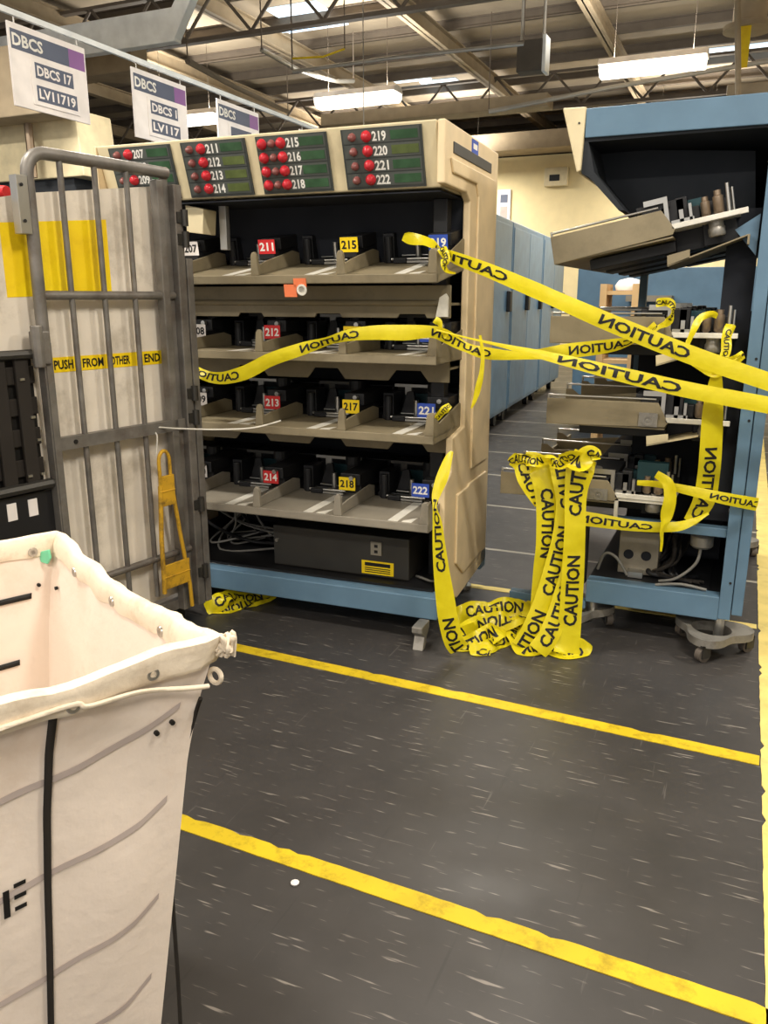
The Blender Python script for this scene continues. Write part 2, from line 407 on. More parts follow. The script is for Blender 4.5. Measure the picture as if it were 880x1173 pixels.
# cream cabinet top behind the signs
t = thing('cream_cabinet', 'tall cream cabinet with an overhanging top behind the leftmost hanging sign', 'cabinet', (-6.4, 6.6, 0))
p = at(88, 137, 6.6); q = at(88, 202, 6.6)
b = MB(); b.prism([(-1.2, q.z), (p.x+6.4-.02+.05, q.z), (p.x+6.4-.02, p.z+.1), (-1.2, p.z+.1)], 'y', 0, .5); b.build('upper_body', 'cream', t, bevel=.01)
b = MB(); b.box(-1.2, p.x+6.25, .05, .5, 0, q.z); b.build('lower_body', 'hood', t)
p2 = at(62, 128, 6.2)
b = MB(); b.box(-1.3, p2.x+6.4, -.4, -.1, p2.z, p2.z+.6); b.build('top_box', 'beam', t, bevel=.01)
b = MB(); pp = at(33, 150, 6.5); b.tube([(pp.x+6.4, -.1, q.z), (pp.x+6.4, -.1, p2.z)], .04); b.build('pipe', 'brass', t)
# column of junction box with rods
t = thing('junction_box', 'grey electrical box hung on two rods from the roof, left of the brightest light', 'box', tuple(at(608, 84, 11.2)))
b = MB(); b.box(-.16, .16, -.12, .12, 0, .36); b.build('case', 'farwall', t, bevel=.01)
b = MB(); b.box(.165, .21, -.12, .12, -.02, .4); b.build('side_plate', 'duct', t, bevel=.005)
for s in (-.13, .15):
    b = MB(); b.tube([(s, 0, .35), (s, 0, Z0-.15-t.location.z)], .02); b.build('rod', 'galv', t)
t = thing('vent_pipe', 'beige round vent pipe with a flange at the upper right corner', 'pipe', tuple(at(858, 33, 10.5)))
b = MB(); b.lathe([(.17, 0), (.17, 1.5)], 0, 0, 24); b.build('pipe', 'beam', t, smooth=40)
b = MB(); b.lathe([(.26, -.02), (.26, .03), (.17, .06)], 0, 0, 24); b.build('flange', 'beam', t, smooth=40)
b = MB(); b.box(-.09, .03, -.2, -.19, -.42, 0); plabel(b.build('hanging_tag', 'yellow', t), 'yellow hanging tag')
b = MB(); p = at(832, 110, 10.0); q = at(930, 88, 10.0)
b.box(p.x, q.x+1.2, 10, 10.5, p.z, q.z)
tag(b.build('soffit_box', 'beam', bevel=.01), 'beige boxed beam peeking over the top of the right blue machine', 'beam')
b = MB(); p = at(470, 135, 13); q = at(560, 112, 13); b.box(p.x-1.6, q.x+.9, 13, 13.4, p.z, q.z)
tag(b.build('cream_beam', 'beam', bevel=.01), 'beige boxed beam just over the cream display header', 'beam')
b = MB(); p = at(480, 155, 17.5); b.box(-9, 6, 17.2, 17.9, 4.27, 4.6)
tag(b.build('wall_top_beam', 'beam'), 'beige beam running along the top of the cream back wall', 'beam')
# conduits
def conduit(pts, r, label, m='galv'):
    b = MB(); b.tube(pts, r, 6); o = tag(b.build('conduit', m, smooth=60), label, 'pipe')
    for p in (pts[0], pts[-1]):
        if len(pts) > 2:
            b = MB(); b.tube([p, (p.x, p.y, Z0-.13)], .008, 6); b.build('hanger', 'joist', o, smooth=60)
conduit([at(300, 57, 9.2), at(345, 82, 10.4), at(385, 93, 11.6), at(405, 93, 12)], .03, 'bright metal conduit dropping diagonally below the roof truss')
conduit([at(335, 82, 9.9), at(450, 66, 10.1), at(600, 50, 10.4)], .022, 'long thin conduit crossing under the roof above the middle light')
conduit([at(215, 70, 8.4), at(270, 100, 10.4), at(330, 128, 13)], .035, 'conduit running away beside the sign rail', 'joist')
conduit([at(560, 128, 12), at(700, 100, 12.3), at(880, 70, 12.8)], .03, 'conduit crossing behind the brightest ceiling light')
conduit([at(335, 67, 9.6), at(370, 65, 9.7), at(395, 56, 9.8)], .012, 'thin yellow cable sagging under the roof', 'yellow')
conduit([at(846, 120, 9.5), at(845, 0, 9.5)], .03, 'upright pipe behind the yellow hanging tag at upper right', 'beam')

# wall things
t = thing('paper_notice', 'white framed notice with a small picture on the cream back wall', 'notice', tuple(at(577, 256, 17.98)))
b = MB(); b.box(-.14, .14, -.03, 0, 0, .68); b.build('frame', 'paper', t)
b = MB(); b.box(-.08, .08, -.036, -.03, .42, .58); b.box(-.08, .08, -.036, -.03, .1, .34, 1); b.build('print', ['slate', 'stripe'], t)
t = thing('wall_box', 'white control box with a dark window on the cream back wall', 'box', tuple(at(638, 214, 17.98)))
b = MB(); b.box(-.24, .24, -.15, 0, 0, .36); b.build('case', 'cream', t, bevel=.01)
b = MB(); b.box(-.13, .08, -.158, -.15, .1, .22); b.build('window', 'black', t)

# hanging signs on their rail
RX = -4.247
t = thing('sign_rail', 'long thin white rail carrying the hanging white signs', 'rail', (RX, 3.2, 3.05))
b = MB(); b.box(-.012, .012, 0, 6.0, -.012, .022); b.build('bar', 'duct', t)
for y in (.2, 5.9):
    b = MB(); b.tube([(0, y, .02), (0, y, Z0-.14-3.05)], .006, 6); b.build('hanger', 'galv', t)
def hanging_sign(y0, y1, label, lines, glare):
    t = thing('hanging_sign', label, 'sign', (RX, y0, 3.0), 0, 'white signs hanging from the rail'); W = y1-y0; H = .465
    b = MB(); b.box(-.006, .006, 0, W, -H, 0); b.build('board', 'paper', t, bevel=.001)
    ex, ey = (0, 1, 0), (0, 0, 1); x = .0075
    b = MB(); b.box(.006, .007, .015, W*.76, -.145, -.035)
    b.text('DBCS', (x, .025, -.125), ex, ey, .07, 1, width=.24)
    b.build('header_band', ['slate', 'white'], t)
    b = MB(); b.box(.006, .007, W*.76, W-.012, -.145, -.035); b.build('purple_block', 'purple', t)
    b = MB(); b.box(.0065, .012, .15, .54, -.43, -.165)
    b.box(.012, .013, .18, .50, -.275, -.185, 1)
    if lines[0]: b.text(lines[0], (.0138, .195, -.26), ex, ey, .06, 0, width=.29 if len(lines[0]) > 5 else None)
    b.box(.012, .013, .18, .52, -.405, -.315, 1)
    if lines[1]: b.text(lines[1], (.0138, .195, -.39), ex, ey, .06, 0, width=.31)
    b.build('name_card', ['paper', 'slate'], t)
    for y in (.06, W-.06):
        b = MB(); b.tube([(0, y, -.01), (0, y, .05)], .004, 6); b.build('clip', 'galv', t)
hanging_sign(4.064, 4.70, 'leftmost white hanging sign, reading DBCS 17 above a second line', ('DBCS 17', 'LV11719'), 0)
hanging_sign(5.16, 5.79, 'middle white hanging sign, partly glared, above the cage and left display', ('DBCS 1', 'LV117'), 1)
hanging_sign(6.21, 6.85, 'third white hanging sign, just over the top of the display header', (None, None), 0)
hanging_sign(7.6, 8.23, 'farthest white hanging sign, mostly hidden behind the display header', (None, None), 0)

# row of blue cabinets down the aisle
def blue_cabinet(x, y, L_, label):
    t = thing('blue_cabinet', label, 'cabinet', (x, y, 0), .066, 'blue cabinets along the aisle')
    b = MB(); b.box(-.9, 0, 0, L_-.02, .16, 2.2); b.build('body', 'bluedark', t, bevel=.012)
    b = MB(); b.box(0, .008, .05, L_/2-.01, .2, 2.14); b.build('door', 'bluedark', t, bevel=.004)
    b = MB(); b.box(0, .008, L_/2+.01, L_-.07, .2, 2.14); b.build('door', 'bluedark', t, bevel=.004)
    for yy in (L_*.44, L_*.9):
        b = MB(); b.box(.008, .05, yy-.06, yy+.06, 1.25, 1.47); b.build('handle', 'black', t, bevel=.01)
    for yy in (.2, L_-.25):
        c = MB(); c.box(-.2, -.02, yy-.06, yy+.06, .12, .16); c.cyl((-.14, yy, .06), (-.08, yy, .06), .06); c.build('caster', 'black', t, smooth=40)
yy = 5.0
for l in ('nearest blue cabinet, mostly hidden behind the tan end panel', 'second blue cabinet in the row, beside the tan end panel', 'third blue cabinet in the row down the aisle', 'farthest blue cabinet in the row, against the right machine trays'):
    blue_cabinet(-2.43-(yy-8.72)*.067, yy, 2.03, l); yy += 2.05
# things seen through the gap of the right machine
t = thing('blue_machine', 'distant low blue machine seen through the gap under the top tray', 'machine', (-1.75, 9.2, 0))
b = MB(); b.box(0, 1.9, 0, 1.0, .1, 1.7); b.build('body', 'bluedark', t, bevel=.01)
b = MB(); b.box(.1, 1.8, .05, .95, 0, .1); b.build('plinth', 'black', t)
b = MB(); b.box(.55, 1.0, -.25, -.0, 1.36, 1.42); b.build('shelf', 'traygrey', t)
p = at(708, 360, 6.6)
t = thing('wooden_rack', 'small wooden rack seen through the gap beneath the top tray', 'rack', (p.x, 6.6, 0))
for s in (-.12, .12):
    b = MB(); b.box(s-.025, s+.025, 0, .3, 0, 1.50); b.build('upright', 'kraft', t)
for z in (.4, .9, 1.3, 1.42):
    b = MB(); b.box(-.095, .095, .01, .29, z, z+.03); b.build('shelf', 'kraft', t)
p = at(722, 340, 6.6)
b = MB(); b.lathe([(.001, 1.453), (.1, 1.453), (.11, 1.49), (.08, 1.53), (.02, 1.545)], p.x-.03, 6.75, 14)
tag(b.build('white_sack', 'paper', smooth=60), 'white bundle lying on the small wooden rack', 'bundle')

# ------------------------------------------------------------------ sorting machine with the displays (left)
m1 = thing('sorting_machine', 'tall cream and blue sorting machine with numbered displays and four open tray shelves', 'machine', (-1.061, 2.96, 0), math.radians(2.27))
XL = -1.55
b = MB()
b.box(XL, 0.0, .0, .07, .105, .2); b.box(XL, 0.0, .70, .79, .105, .2); b.box(XL, XL+.06, .07, .70, .105, .2); b.box(-.09, -.03, .07, .70, .105, .2)
b.build('base_frame', 'blue', m1, bevel=.004)
for x in (XL+.08, -.1):
    for y in (.3, .74):
        b = MB(); b.box(x-.03, x+.03, y-.03, y+.03, .2, 1.78); b.build('upright', 'black', m1, bevel=.004)
# angled stabiliser foot at the right front and levelling feet
b = MB(); b.prism([(-.10, .105), (.0, .105), (.0, .075), (-.03, .05), (-.055, 0), (-.09, 0), (-.065, .055), (-.10, .08)], 'x', -.075, -.03); b.build('foot', 'castergrey', m1, bevel=.003,)
for x, y in ((XL+.05, .05), (XL+.05, .72), (-.08, .70)):
    b = MB(); b.cyl((x, y, 0), (x, y, .02), .035); b.cyl((x, y, .02), (x, y, .106), .014); b.build('foot', 'steel', m1, smooth=40)
# floor pan and rear panel, black lining
b = MB(); b.box(XL+.01, -.04, .07, .78, .2, .21); b.build('floor_pan', 'black', m1)
b = MB(); b.box(XL, -.035, .775, .79, .2, 2.0); b.build('rear_panel', 'void', m1)
b = MB(); b.prism([(.07, 1.785), (.36, 1.785), (.44, 1.5), (.77, 1.5), (.77, 1.495), (.435, 1.495), (.35, 1.78), (.07, 1.78)], 'x', XL+.01, -.035)
b.box(XL+.01, -.035, .42, .43, 1.5, 1.79)
b.build('hood_liner', 'void', m1)
# display header
b = MB(); b.prism([(0, 2.015), (.07, 1.795), (.79, 1.795), (.79, 2.015)], 'x', -1.54, -.034); b.build('display_header', 'cream', m1, bevel=.006)
nrm = V((0, -.22, -.07)).normalized(); eu = V((1, 0, 0)); ev = V((0, -.07, .22)).normalized()   # sloping front face
def fpt(x, v, out): return V((x, .07, 1.795))+ev*v+nrm*out
FM = Matrix((eu, ev, nrm)).transposed().to_4x4(); FM.translation = V((0, .07, 1.795))
def fbox(mb, x0, x1, v0, v1, o0, o1, m=0): mb.box(x0, x1, v0, v1, o0, o1, m, FM)
FHh = .231
rows = {'207': 0, '211': 1, '215': 2, '219': 3}
for kx, (x0, x1, start) in enumerate(((-1.475, -1.17, 207), (-1.118, -.82, 211), (-.772, -.468, 215), (-.408, -.09, 219))):
    b = MB(); fbox(b, x0, x1, .008, FHh-.012, 0.0005, .008, 0)
    wdt = x1-x0; rh = (FHh-.03)/4
    for r in range(4):
        v1 = FHh-.016-r*rh; v0 = v1-rh+.004
        fbox(b, x0+.008, x1-.008, v0, v1, .008, .010, 1)
        o = fpt(x0+wdt*(.39 if kx != 2 else .43), v0+.005, .0108)
        g_, f_, w_ = glyphs(str(start+r)); hh_ = rh-.016; q_ = .056/w_
        b.add([o+eu*(gx*q_)+ev*(gy*hh_) for gx, gy in g_], f_, 2)
    dp = b.build('display_panel', ['panelgrey', 'panelrow', 'white'], m1)
    for r in range(4):
        v1 = FHh-.016-r*rh; v0 = v1-rh+.004; vc = (v0+v1)/2
        if kx == 2: lamps = ((.09, 'redlamp'), (.23, 'dimlamp'), (.36, 'redlamp'))
        else: lamps = ((.14, 'dimlamp'), (.32, 'redlamp'))
        for f, mm in lamps:
            q = fpt(x0+wdt*f, vc, .010); big = .0185 if mm == 'redlamp' else .014
            Q = FM.copy(); Q.translation = q
            l = MB(); l.lathe([(big*1.1, 0), (big*1.1, .004), (big, .006), (big*.85, .016), (big*.5, .022), (.002, .024)], 0, 0, 14, 0, Q)
            plabel(l.build('indicator_lamp', mm, dp, smooth=60), 'bright red lamp' if mm == 'redlamp' else 'dull unlit lamp')
        l = MB(); fbox(l, x0+wdt*.62, x1-.015, v0+.008, v1-.008, .010, .0115)
        l.build('display_window', 'lcd2' if (kx == 1 and r > 0) or (kx == 3 and r == 1) else 'lcd', dp)
# right end panel with stepped front and raised mouldings
prof = [(0, 2.015), (.0, 1.80), (.30, 1.80), (.35, 1.77), (.35, .865), (.175, .84), (.17, .70), (.08, .655), (.075, .20), (.30, .1), (.79, .135), (.79, 2.015)]
b = MB(); b.prism(prof, 'x', -.03, 0.0); ep = b.build('end_panel', 'tan', m1, bevel=.006)
b = MB(); b.prism([(.10, 1.955), (.10, 1.915), (.66, 1.915), (.66, 1.955)], 'x', -.001, .004); plabel(b.build('recess_shade', 'darkmetal', ep, bevel=.002), 'dark strip for the shade of a recessed slot')  # raised dark strip; the slot's shade is put into its colour
b = MB(); b.prism([(.06, 1.895), (.09, 1.845), (.42, 1.845), (.45, 1.80), (.45, .82), (.26, .80), (.26, .62), (.32, .30), (.34, .22), (.70, .22), (.70, 1.895)][:5]+[(.45, .84), (.45, .66), (.72, .66), (.72, 1.895)], 'x', -.001, .010)
b.build('moulding', 'tan', ep, bevel=.008)
b = MB(); b.prism([(.24, .59), (.24, .28), (.36, .2), (.72, .21), (.72, .60), (.42, .60), (.40, .59)], 'x', -.001, .010); b.build('moulding', 'tan', ep, bevel=.008)
b = MB(); b.box(0, .003, .35, .44, 1.955, 2.005); b.box(.003, .0035, .365, .425, 1.97, 1.99, 1); plabel(b.build('sticker', ['royal', 'white'], ep), 'small blue sticker')
b = MB(); b.box(-1.55, -1.54, 0, .79, .12, 2.015); b.build('end_panel', 'tan', m1, bevel=.003)

# trays ------------------------------------------------
PIT = .38
def tray(zb, d0, tilt, mname, side):
    R_ = Matrix.Translation((0, d0, zb)) @ Matrix.Rotation(tilt, 4, 'X')
    xr = -.02; xl = xr-4*PIT
    b = MB()
    b.box(xl, xr, 0, .012, 0, .034, 0, R_)                    # front lip
    b.box(xl, xr, .0, .42, .0, .006, 0, R_)                   # underside
    b.box(xl, xr, .012, .40, .024, .032, 0, R_)               # floor
    for xx in (xr, xl):
        b.prism([(.0, .0), (.0, .115), (.03, .125), (.07, .075), (.36, .125), (.42, .10), (.42, 0)], 'x', xx-.006, xx, 0, R_)
    tr = b.build('tray', mname, m1, bevel=.002)
    for i in range(5):
        x = xr-i*PIT
        c = MB()
        c.prism([(x-.033, 0.034), (x-.026, .112), (x-.018, .124), (x-.008, .124), (x, .112), (x+.004, .034)] if i else [(x-.04, .034), (x-.03, .115), (x-.02, .124), (x-.006, .124), (x-.001, .115), (x-.001, .034)], 'y', 0.001, .02, 0, R_)
        if i: c.prism([(.02, .032), (.02, .07), (.10, .08), (.34, .095), (.40, .08), (.40, .032)], 'x', x-.016, x-.008, 0, R_)
        c.build('divider', mname, tr, bevel=.003)
        if i < 4:
            for (xa, wd, y0, y1) in ((x-.135, .042, .012, .33), (x-.075, .042, .012, .09)):
                s = MB(); s.prism([(xa-wd, y0), (xa, y0), (xa+.0, y1), (xa-wd, y1 if y1 > .2 else y0+.02)], 'z', .0322, .034, 0, R_); s.build('guide_strip', 'strip', tr)
    return R_, tr
levels = ((1.452, .0, math.radians(9), 'tray'), (1.148, .0, 0, 'tray'), (.843, -.02, 0, 'tray'), (.498, -.07, 0, 'traygrey'))
for lv, (zb, d0, tilt, mn) in enumerate(levels):
    R_, tr = tray(zb, d0, tilt, mn, 1)
    if lv == 0:
        s = MB(); s.box(-.62, -.565, -.004, 0.001, -.012, .022, 0, R_); s.box(-.665, -.61, -.004, .004, -.05, -.002, 1, R_)
        Q = R_ @ Matrix.Translation((-.585, -.004, -.022)) @ Matrix.Rotation(PI/2, 4, 'X')
        s.lathe([(.014, 0), (.014, .004), (.022, .004), (.022, 0)], 0, 0, 16, 2, Q)
        plabel(s.build('sticker', ['orange', 'orange', 'strip'], tr), 'orange tags and a ring stuck on the lip')
    # pockets: dark mechanism of each bay, with its number
    for i in range(4):
        num = 219+lv-4*i
        x = -.02-i*PIT; rnd = random.Random(lv*10+i)
        b = MB()
        b.box(x-.375, x-.012, .40, .74, .02, .05, 0, R_)
        b.box(x-.375, x-.012, .60, .74, .05, .16, 0, R_)
        b.box(x-.10, x-.025, .20 if lv < 3 else .28, .66, .075, .105, 0, R_)
        b.box(x-.115, x-.022, .26, .60, .105, .155, 0, R_)
        b.box(x-.36, x-.31, .38, .5, .03, .15, 0, R_)
        b.box(x-.20, x-.13, .52, .6, .05, .17, 0, R_)
        b.box(x-.30, x-.24, .33, .36, .034, .055, 0, R_)
        b.cyl(R_ @ V((x-.33, .37, .032)), R_ @ V((x-.33, .37, .14)), .018)
        b.cyl(R_ @ V((x-.15, .48, .15)), R_ @ V((x-.15, .48, .19)), .035)
        b.prism([(x-.30, .05), (x-.27, .15), (x-.24, .155), (x-.22, .06)], 'y', .44, .46, 0, R_)
        pk = b.build('stacker_pocket', 'black', m1, bevel=.003)
        b = MB(); b.box(x-.31, x-.13, .53, .545, .05, .135, 0, R_); b.build('back_plate', 'teal', pk)
        b = MB(); b.cyl(R_ @ V((x-.31, .345, .05)), R_ @ V((x-.13, .345, .052)), .006); b.build('guide_rod', 'steel', pk, smooth=40)
        b = MB(); b.cyl(R_ @ V((x-.29, .42, .057)), R_ @ V((x-.09, .40, .06)), .004); b.build('guide_rod', 'steel', pk, smooth=40)
        b = MB()
        b.box(x-.26, x-.14, .335, .36, .036, .044, 0, R_)
        b.build('rest_plate', 'steel', pk, smooth=40)
        b = MB(); b.box(x-.35, x-.12, .50, .515, .165, .178, 0, R_); b.box(x-.30, x-.27, .5, .51, .13, .168, 0, R_); b.build('top_rail', 'darkmetal' if (lv+i) % 2 else 'galv', pk)
        b = MB(); b.cyl(R_ @ V((x-.055, .255, .14)), R_ @ V((x-.055, .235, .14)), .01); b.build('roller', 'steel', pk, smooth=40)
        b = MB(); b.cyl(R_ @ V((x-.21, .40, .05)), R_ @ V((x-.21, .40, .12)), .012); b.build('roller', 'steel', pk, smooth=40)
        pm, lm = (('royal', 'white'), ('yellow', 'ink'), ('red', 'white'), ('paper', 'ink'))[i]
        zp = (.125, .105, .105, .11)[lv]; sx = .022 if lv < 3 else .0; sx -= .04 if i == 0 and lv else 0; dy = .0 if lv < 3 else .05
        b = MB(); b.box(x-.118+sx, x-.04+sx, .198+dy, .2+dy, zp-.028, zp+.03, 0, R_)
        b.text(str(num), R_ @ V((x-.079+sx, .1972+dy, zp+.001)), R_.to_3x3() @ V((1, 0, 0)), R_.to_3x3() @ V((0, 0, 1)), .034, 1, width=.066, centre=True)
        plabel(b.build('number_plate', [pm, lm], pk), '%s plate reading %d' % ({'royal': 'blue', 'yellow': 'yellow', 'red': 'red', 'paper': 'white'}[pm], num))
    # shelf underside valance
    zt = zb-.004; hh = (.13, .085, .075, .0)[lv]
    if hh:
        poly = [(XL+.02, zt), (XL+.02, zt-hh)]
        for i in range(4):
            c = XL+.19+i*PIT
            if lv == 0: poly += [(c-.05, zt-hh), (c-.04, zt-hh+.016), (c+.07, zt-hh+.016), (c+.08, zt-hh)]
            else: poly += [(c-.09, zt-hh), (c-.055, zt-hh+.045), (c+.055, zt-hh+.045), (c+.09, zt-hh)]
        poly += [(-.04, zt-hh), (-.04, zt)]
        b = MB(); b.prism(poly, 'y', .24, .25); 
        if lv == 0: b.tube([(XL+.02, .235, zt-.07), (-.05, .235, zt-.07)], .012, 8)
        b.box(XL+.02, -.04, .25, .77, zt-hh+.05, zt-hh+.06)
        b.build('shelf_valance', 'tray', m1, bevel=.002)
    else:
        b = MB(); b.box(XL+.02, -.04, .25, .77, zb-.02, zb-.006); b.build('shelf_base', 'black', m1)
# bits of grey hinge plate at the right ends
b = MB(); b.prism([(-.09, 1.325), (-.075, 1.40), (-.05, 1.415), (-.04, 1.40), (-.04, 1.325)], 'y', .20, .215); b.build('hinge_plate', 'strip', m1)
b = MB(); b.box(-1.08, -1.045, .2, .23, 1.60, 1.795); b.build('strut', 'galv', m1, bevel=.003)
b = MB(); b.prism([(-1.18, 1.67), (-1.10, 1.66), (-1.09, 1.76), (-1.18, 1.78)], 'y', .1, .2); b.build('hinge_plate', 'cream', m1, bevel=.003)
# base compartment
cb = MB(); cb.box(-.83, -.17, .13, .5, .212, .40); cbx = cb.build('control_box', 'darkmetal', m1, bevel=.006)
b = MB(); b.box(-.39, -.24, .127, .13, .225, .285); b.box(-.375, -.255, .126, .1275, .262, .278, 1)
for i in range(3): b.box(-.375, -.255, .126, .1275, .233+i*.009, .237+i*.009, 1)
b.build('warning_label', ['yellow', 'ink'], cbx)
b = MB(); b.box(-.345, -.295, .122, .13, .315, .375); b.box(-.328, -.312, .1205, .123, .325, .338, 1); b.box(-.328, -.312, .1205, .123, .350, .363, 1); b.build('outlet', ['traygrey', 'ink'], cbx)
b = MB(); b.cyl((-.81, .13, .33), (-.81, .122, .33), .008); b.build('screw', 'steel', cbx)
rnd = random.Random(3)
for i in range(14):
    a = V((-1.25+rnd.uniform(-.12, .2), .25+rnd.uniform(-.1, .2), .21+rnd.uniform(.0, .04))); c = V((-1.3+rnd.uniform(-.2, .3), .3+rnd.uniform(-.1, .25), .46))
    mid = (a+c)/2+V((rnd.uniform(-.1, .1), rnd.uniform(-.1, .1), 0)); e = V((-.84, .3+rnd.uniform(-.1, .1), .23+rnd.uniform(0, .12)))
    b = MB(); b.tube(spline([tuple(c), tuple(mid), tuple(a), tuple(e)] if i % 2 else [tuple(c), tuple((c+e)/2+V((0, 0, -.06))), tuple(e)], 8), .005 if i % 3 else .008, 6); b.build('cable', 'cable' if i % 3 else 'black', m1, smooth=60)
b = MB(); b.box(-1.36, -1.345, .12, .14, .2, .47); b.build('bracket', 'steel', m1)
b = MB(); b.tube(spline([(-.16, .2, .215), (-.12, .16, .225), (-.07, .15, .22), (-.05, .22, .22)], 6), .006); b.build('cable', 'cable', m1, smooth=60)

# ------------------------------------------------------------------ open ended blue machine (right)
Y2 = 3.35
m2 = thing('sorting_machine', 'open ended blue sorting machine on dollies at the right with bare trays and rollers', 'machine', (0, Y2, 0))
LEN = 1.55
b = MB(); b.box(.003, .049, 0, .06, .142, 2.09); b.box(.052, .092, .004, .06, .165, 2.09); b.build('post', 'blue', m2, bevel=.003)
for z in (.3, .62, .95, 1.18, 1.6):
    b = MB(); b.cyl((.036, .0, z), (.036, -.003, z), .005); b.build('bolt', 'black', m2)
b = MB(); b.box(.05, .075, .06, LEN, .165, 2.09); b.build('side_panel', 'bluedark', m2)
b = MB(); b.box(-.525, .003, 0, .07, .135, .235); b.box(-.86, -.525, 0.0, .05, .10, .135); b.build('base_frame', 'blue', m2, bevel=.004)
b = MB(); b.box(-.525, -.45, .07, LEN, .135, .225); b.box(-.04, .05, .07, LEN, .135, .225); b.box(-.45, -.04, LEN-.07, LEN, .135, .225); b.build('shaded_inner_frame', 'black', m2)  # blue rails coloured black to paint in the shade inside the machine
b = MB(); b.box(-.56, .003, .03, .08, .475, .512); b.build('cross_rail', 'blue', m2, bevel=.003)
b = MB(); b.box(-.45, -.04, .07, LEN-.07, .225, .233); b.build('floor_pan', 'black', m2)
for x in (-.56,):
    b = MB(); b.box(x-.02, x+.02, .05, .09, .2, .48); b.build('upright', 'black', m2)
    b = MB(); b.box(x-.02, x+.02, LEN-.06, LEN-.02, .2, 2.0); b.build('upright', 'blue', m2)
# header
b = MB(); b.box(-.642, .092, 0, .012, 1.983, 2.085); b.box(-.642, .092, .012, LEN, 2.075, 2.085); b.build('header_face', 'blue', m2, bevel=.003)
b = MB(); b.prism([(-.731, 2.093), (-.642, 2.09), (-.650, 1.868), (-.665, 1.862)], 'y', -.004, LEN); b.build('header_cap', 'cream', m2, bevel=.005)
b = MB(); b.cyl((-.665, -.004, 2.035), (-.665, -.007, 2.035), .004); b.build('screw', 'darkmetal', m2)
hp = [at(674, 157, Y2), at(668, 197, Y2), at(677, 208, Y2), at(714, 248, Y2), at(760, 262, Y2), at(866, 262, Y2), at(866, 157, Y2)]
b = MB(); b.prism([(p.x, p.z) for p in hp], 'y', .30, .32)
b.prism([(-.65, 1.985), (-.65, 1.86), (-.62, 1.845), (-.5, 1.72), (-.48, 1.72), (-.60, 1.86), (-.63, 1.97), (.0, 1.975), (.0, 1.985)], 'y', .012, LEN-.01)
b.build('hood_liner', 'hood', m2)
b = MB(); b.box(-.60, .05, LEN-.02, LEN-.01, .24, 1.33); b.box(-.45, .05, LEN-.02, LEN-.01, 1.60, 2.07); b.build('dark_sheet', 'void', m2)  # black sheets added at the far end to darken the inside
b = MB(); b.box(-.11, .0, .12, .13, .52, 1.72); b.build('inner_panel', 'void', m2)
b = MB(); b.box(-.44, -.02, .5, .51, .24, 1.26); b.build('inner_panel', 'void', m2)
